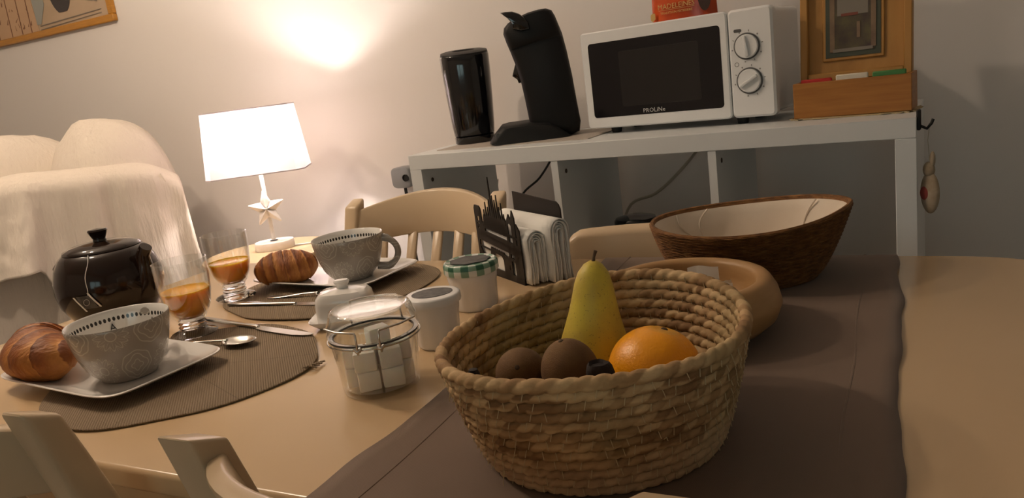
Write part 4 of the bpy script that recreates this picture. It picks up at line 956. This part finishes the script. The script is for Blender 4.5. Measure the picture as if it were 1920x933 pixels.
# ------------------------------------------------------------------ side table and starfish lamp
LZ = .65
def lamp():
    s_ = thing('side_table', (-1.885, 1.872, 0), 'round cream side table in the corner under the starfish lamp', 'side table')
    MB().lathe([(.0005, LZ-.024), (.205, LZ-.024), (.214, LZ-.018), (.216, LZ-.006), (.212, LZ), (.0005, LZ)], 72).build('table_top', 'cream_lacquer', s_, smooth=50)
    MB().lathe([(.0005, LZ-.02), (.055, LZ-.024), (.03, LZ-.06), (.022, LZ-.2), (.030, .30), (.024, .12), (.04, .05), (.04, .03)], 32).build('column', 'cream_lacquer', s_, smooth=60)
    for k in range(3):
        a = 2*pi*k/3+.3; MB().tube([(.02*cos(a), .02*sin(a), .07), (.10*cos(a), .10*sin(a), .05), (.18*cos(a), .18*sin(a), .012)], [.018, .015, .014], 10).build('foot', 'cream_lacquer', s_, smooth=60)
    L0 = (-1.896, 1.915, LZ); az = atan2(L0[1], L0[0]); t = thing('table_lamp', L0, 'white starfish table lamp with a glowing rectangular shade', 'lamp', rad(33))
    MB().rings([[(x, y, z) for x, y in superell(.066*k, .050*k, 2.3, 56)] for k, z in ((.98, 0), (1, .003), (1, .024), (.97, .027))]).build('base', 'white_wood', t, smooth=50)
    MB().lathe([(.007, .026), (.007, .36)], 14, cap0=True, cap1=True).build('pole', 'white_wood', t)
    MB().lathe([(.0125, .0272), (.013, .029), (.0075, .031)], 20).build('ferrule', 'dark_grey', t)
    # starfish with raised ridges
    def star(sd):
        def fn(u, v):
            th = 2*pi*u; dl = abs(((th-pi/2-.05+pi/5) % (2*pi/5))-pi/5); q = 1-dl/(pi/5); rr_ = min(.062, .029*.068*sin(pi/5)/(.068*sin(dl)+.029*sin(pi/5-dl))); rho = v*.985+.015
            dep = sqrt(max(0, 1-rho**2))*(.003+.015*q*(1-.3*rho))
            return (rho*rr_*cos(th), -.008+sd*(dep+.0012), .140+rho*rr_*sin(th))
        return fn
    mb = MB(); mb.grid(star(-1), 120, 12); mb.grid(star(1), 120, 12); mb.build('starfish', 'white_wood', t, smooth=70)
    def sr(a, b, ch, z): return [(x, y, z) for x, y in ((a-ch, -b), (a, -b+ch), (a, b-ch), (a-ch, b), (-a+ch, b), (-a, b-ch), (-a, -b+ch), (-a+ch, -b))]
    zb, zt = .262, .472
    MB().rings([sr(.158, .100, .022, zb), sr(.138, .087, .018, zt)], True, False, False).build('shade', 'lamp_shade_fabric', t, smooth=0)
    for a, b, ch, z in ((.158, .100, .022, zb), (.138, .087, .018, zt)):
        MB().rings([sr(a+.0008, b+.0008, ch, z-.002), sr(a+.0008, b+.0008, ch, z+.002), sr(a-.0015, b-.0015, ch, z+.002), sr(a-.0015, b-.0015, ch, z-.002), sr(a+.0008, b+.0008, ch, z-.002)], True, False, False).build('shade_rim', 'lamp_shade_fabric', t, smooth=0)
    MB().box((0, 0, .36), (.27, .003, .003)).box((0, 0, .36), (.003, .17, .003)).build('shade_carrier', 'white_wood', t, smooth=0)
    l = bpy.data.lights.new('lamp_bulb', 'POINT'); l.energy = 11; l.color = (1, .86, .79); l.shadow_soft_size = .022
    o = bpy.data.objects.new('lamp_bulb', l); COL.objects.link(o); o.parent = t; o.location = (0, 0, .40)
    cb = MB().tube([(-1.835, 1.945, LZ+.0028), (-1.80, 1.965, LZ+.0028), (-1.75, 1.985, LZ+.0028), (-1.71, 2.00, LZ+.0028), (-1.66, 2.04, LZ-.01), (-1.645, 2.10, LZ-.2), (-1.62, 2.15, .2), (-1.60, 2.18, .01)], .0028, 7).build('lamp_cord', 'cable_white')
    tag(cb, 'thin white lamp cord trailing over the side table edge to the wall', 'cable')
lamp()

# ------------------------------------------------------------------ armchair under a white throw
def armchair():
    O = Vector((-2.285, 1.615, 0)); t = thing('armchair', O, 'armchair covered with a crinkled white cotton throw', 'armchair', atan2(.815, .579))
    # local x to the right of the viewer, y away
    def soft(cx, cy, hx, hy, z0_, z1_, e, rt_, nm, wob=.0):
        rg = []; n = 72
        for k, (f, sc) in enumerate([(0, 1), (.5, 1.0), (1-rt_/(z1_-z0_), 1.0)]+[(1-rt_/(z1_-z0_)*(1-sin(a)), None) for a in (rad(q) for q in (15, 30, 45, 60, 72, 82, 89))]):
            z = z0_+(z1_-z0_)*f
            if sc is None: a = math.asin(min(1, (f-(1-rt_/(z1_-z0_)))/(rt_/(z1_-z0_)))); ins = rt_*(1-cos(a))
            else: ins = 0
            rg.append([(cx+x*(1+wob*sin(9*i*2*pi/n)*(1-f)), cy+y*(1+wob*cos(7*i*2*pi/n)*(1-f)), z+.006*sin(3*i*2*pi/n+2)*f) for i, (x, y) in enumerate(superell(hx-ins, max(.01, hy-ins), e, n))])
        return MB().rings(rg).build(nm, 'throw_cloth', t, smooth=80)
    soft(-.27, .30, .50, .30, 0, .985, 4, .10, 'body', .012)
    def lump(cx, cy, cz, hx, hy, hz, e, nm):
        rg = []
        for k in range(25):
            a = -pi/2+pi*k/24; q = max(.01, abs(cos(a))**(2/e)); zz = math.copysign(abs(sin(a))**(2/e), sin(a))
            row = []
            for i, (x, y) in enumerate(superell(hx, hy, 2.6, 56)):
                p = Vector((cx+x*q, cy+y*q, cz+hz*zz)); d = (p-Vector((cx, cy, cz))).normalized(); w_ = mnoise.noise(Vector((p.x*7, p.y*7, p.z*3.2)))*.024+abs(mnoise.noise(Vector((p.x*16+3, p.y*10, p.z*5))))*.016
                row.append(tuple(p+d*w_))
            rg.append(row)
        MB().rings(rg).build(nm, 'throw_cloth', t, smooth=80)
    lump(.045, .30, .86, .200, .24, .290, 2.25, 'backrest_corner')
    lump(-.43, .48, .86, .44, .16, .288, 2.4, 'backrest')
    # hanging part of the throw
    def drape(u, v):
        x = -.62+.855*u; xs = x
        hem = .70-.02*sin(x*9) if x < -.185 else .70-.55*min(1, (x+.185)/.16)
        top = 1.000-.035*max(0, x+.1)*2+.012*mnoise.noise(Vector((x*7, 3, 0)))-.045*max(0, (x-.10)/.13)**2
        fold = .024*sin(x*34+.8+1.2*sin(x*9))+.012*sin(x*71+v*2)+.014*mnoise.noise(Vector((x*9, v*1.5, 0)))+.007*mnoise.noise(Vector((x*30, v*7, 1)))
        if v < .22:
            q = v/.22; a = q*pi/2; y = .10-.115*sin(a); z = top+.008-.05*(1-cos(a)); return (x, y+fold*.25*q, z)
        q = (v-.22)/.78; z = (top-.042)*(1-q)+hem*q
        edge = 0
        curl = -.025*q*q if x < -.185 else 0
        return (x+.03*q*sin(x*5), -.018-.028*q+fold*(.25+.75*q)+curl, z)
    MB().grid(drape, 110, 40).build('throw', 'throw_cloth', t, smooth=80, solid=.004)
    def side(u, v):                                                    # the throw carried round the right-hand side
        a = u*pi/2; z = .93*(1-v)+.02; r_ = .03+.02*v
        y = .02+.50*u; x = .228+.035*v+.008*sin(y*40+v*2)+.005*sin(y*75)
        return (x-(.06*(1-v)**6), y-.03, z)
    MB().grid(side, 50, 24).build('throw_side', 'throw_cloth', t, smooth=80, solid=.004)
armchair()

# ------------------------------------------------------------------ framed picture
def picture():
    wn = Vector((-sin(WA), cos(WA), 0)); ax = Vector((cos(WA), sin(WA), 0))
    R_ = wall_pt(218, 38, .0108); W_, H_ = .98, .62
    c = R_-ax*W_; t = thing('framed_picture', (c.x, c.y, R_.z), 'gold-framed print of a dark vase at a window beside dry reeds', 'picture', WA)
    for cc, d in (((W_/2, 0, .014), (W_, .022, .028)), ((W_/2, 0, H_-.014), (W_, .022, .028)), ((.014, 0, H_/2), (.028, .022, H_-.056)), ((W_-.014, 0, H_/2), (.028, .022, H_-.056))): MB().box(cc, d).build('frame_bar', 'frame_gold', t, bevel=(.003, 1))
    pp = MB().box((W_/2, .006, H_/2), (W_-.05, .004, H_-.05)).build('print', 'print_paper', t, smooth=0)
    y = .0030
    def poly(pts, m_, nm, d=.0008): MB().prism([(x, z) for x, z in pts], 0, d, xf=Matrix.Translation((0, y, 0)) @ RX90).build(nm, m_, pp, smooth=0)
    xr = W_-.028
    poly([(xr-.86, .028), (xr-.495, .028), (xr-.55, .59), (xr-.86, .59)], 'print_sand', 'reed_panel')
    y = .0022
    poly([(xr-.30+.075*cos(a), .190+.115*sin(a)) if sin(a) > -.93 else (xr-.30+.03*cos(a)*2, .083) for a in (2*pi*k/32 for k in range(32))], 'print_vase', 'vase')
    poly([(xr-.50, .055), (xr-.47, .055), (xr-.42, .13), (xr-.42, .55), (xr-.50, .55)], 'print_blue', 'window_left')
    poly([(xr-.19, .125), (xr-.065, .095), (xr-.065, .55), (xr-.19, .55)], 'print_blue', 'window_right')
    y = .0016
    poly([(xr-.19, .128), (xr-.065, .098), (xr-.065, .090), (xr-.19, .120)], 'print_line', 'window_edge')
    poly([(xr-.48, .050), (xr-.05, .060), (xr-.05, .057), (xr-.48, .046)], 'print_line', 'sill_line')
    poly([(xr-.48, .034), (xr-.05, .046), (xr-.05, .044), (xr-.48, .031)], 'print_line', 'sill_line')
    rn = random.Random(3); mb = MB(); y = .0018
    for k in range(70):
        x, z = xr-.85+.33*rn.random(), .05+.5*rn.random()**1.4; a = rn.uniform(.6, 2.4); l_ = rn.uniform(.008, .03); w_ = rn.uniform(.001, .004)
        mb.prism([(x-w_*sin(a), z+w_*cos(a)), (x+w_*sin(a), z-w_*cos(a)), (x+l_*cos(a), z+l_*sin(a))], 0, .0006, xf=Matrix.Translation((0, y, 0)) @ RX90)
    for x, h in ((xr-.70, .30), (xr-.62, .35), (xr-.80, .4), (xr-.55, .28)): mb.prism([(x-.003, .03), (x+.003, .03), (x+.012, .03+h), (x+.008, .03+h)], 0, .0006, xf=Matrix.Translation((0, y, 0)) @ RX90)
    tag(mb.build('reeds', 'print_brown', pp, smooth=0), kind='stuff')
picture()
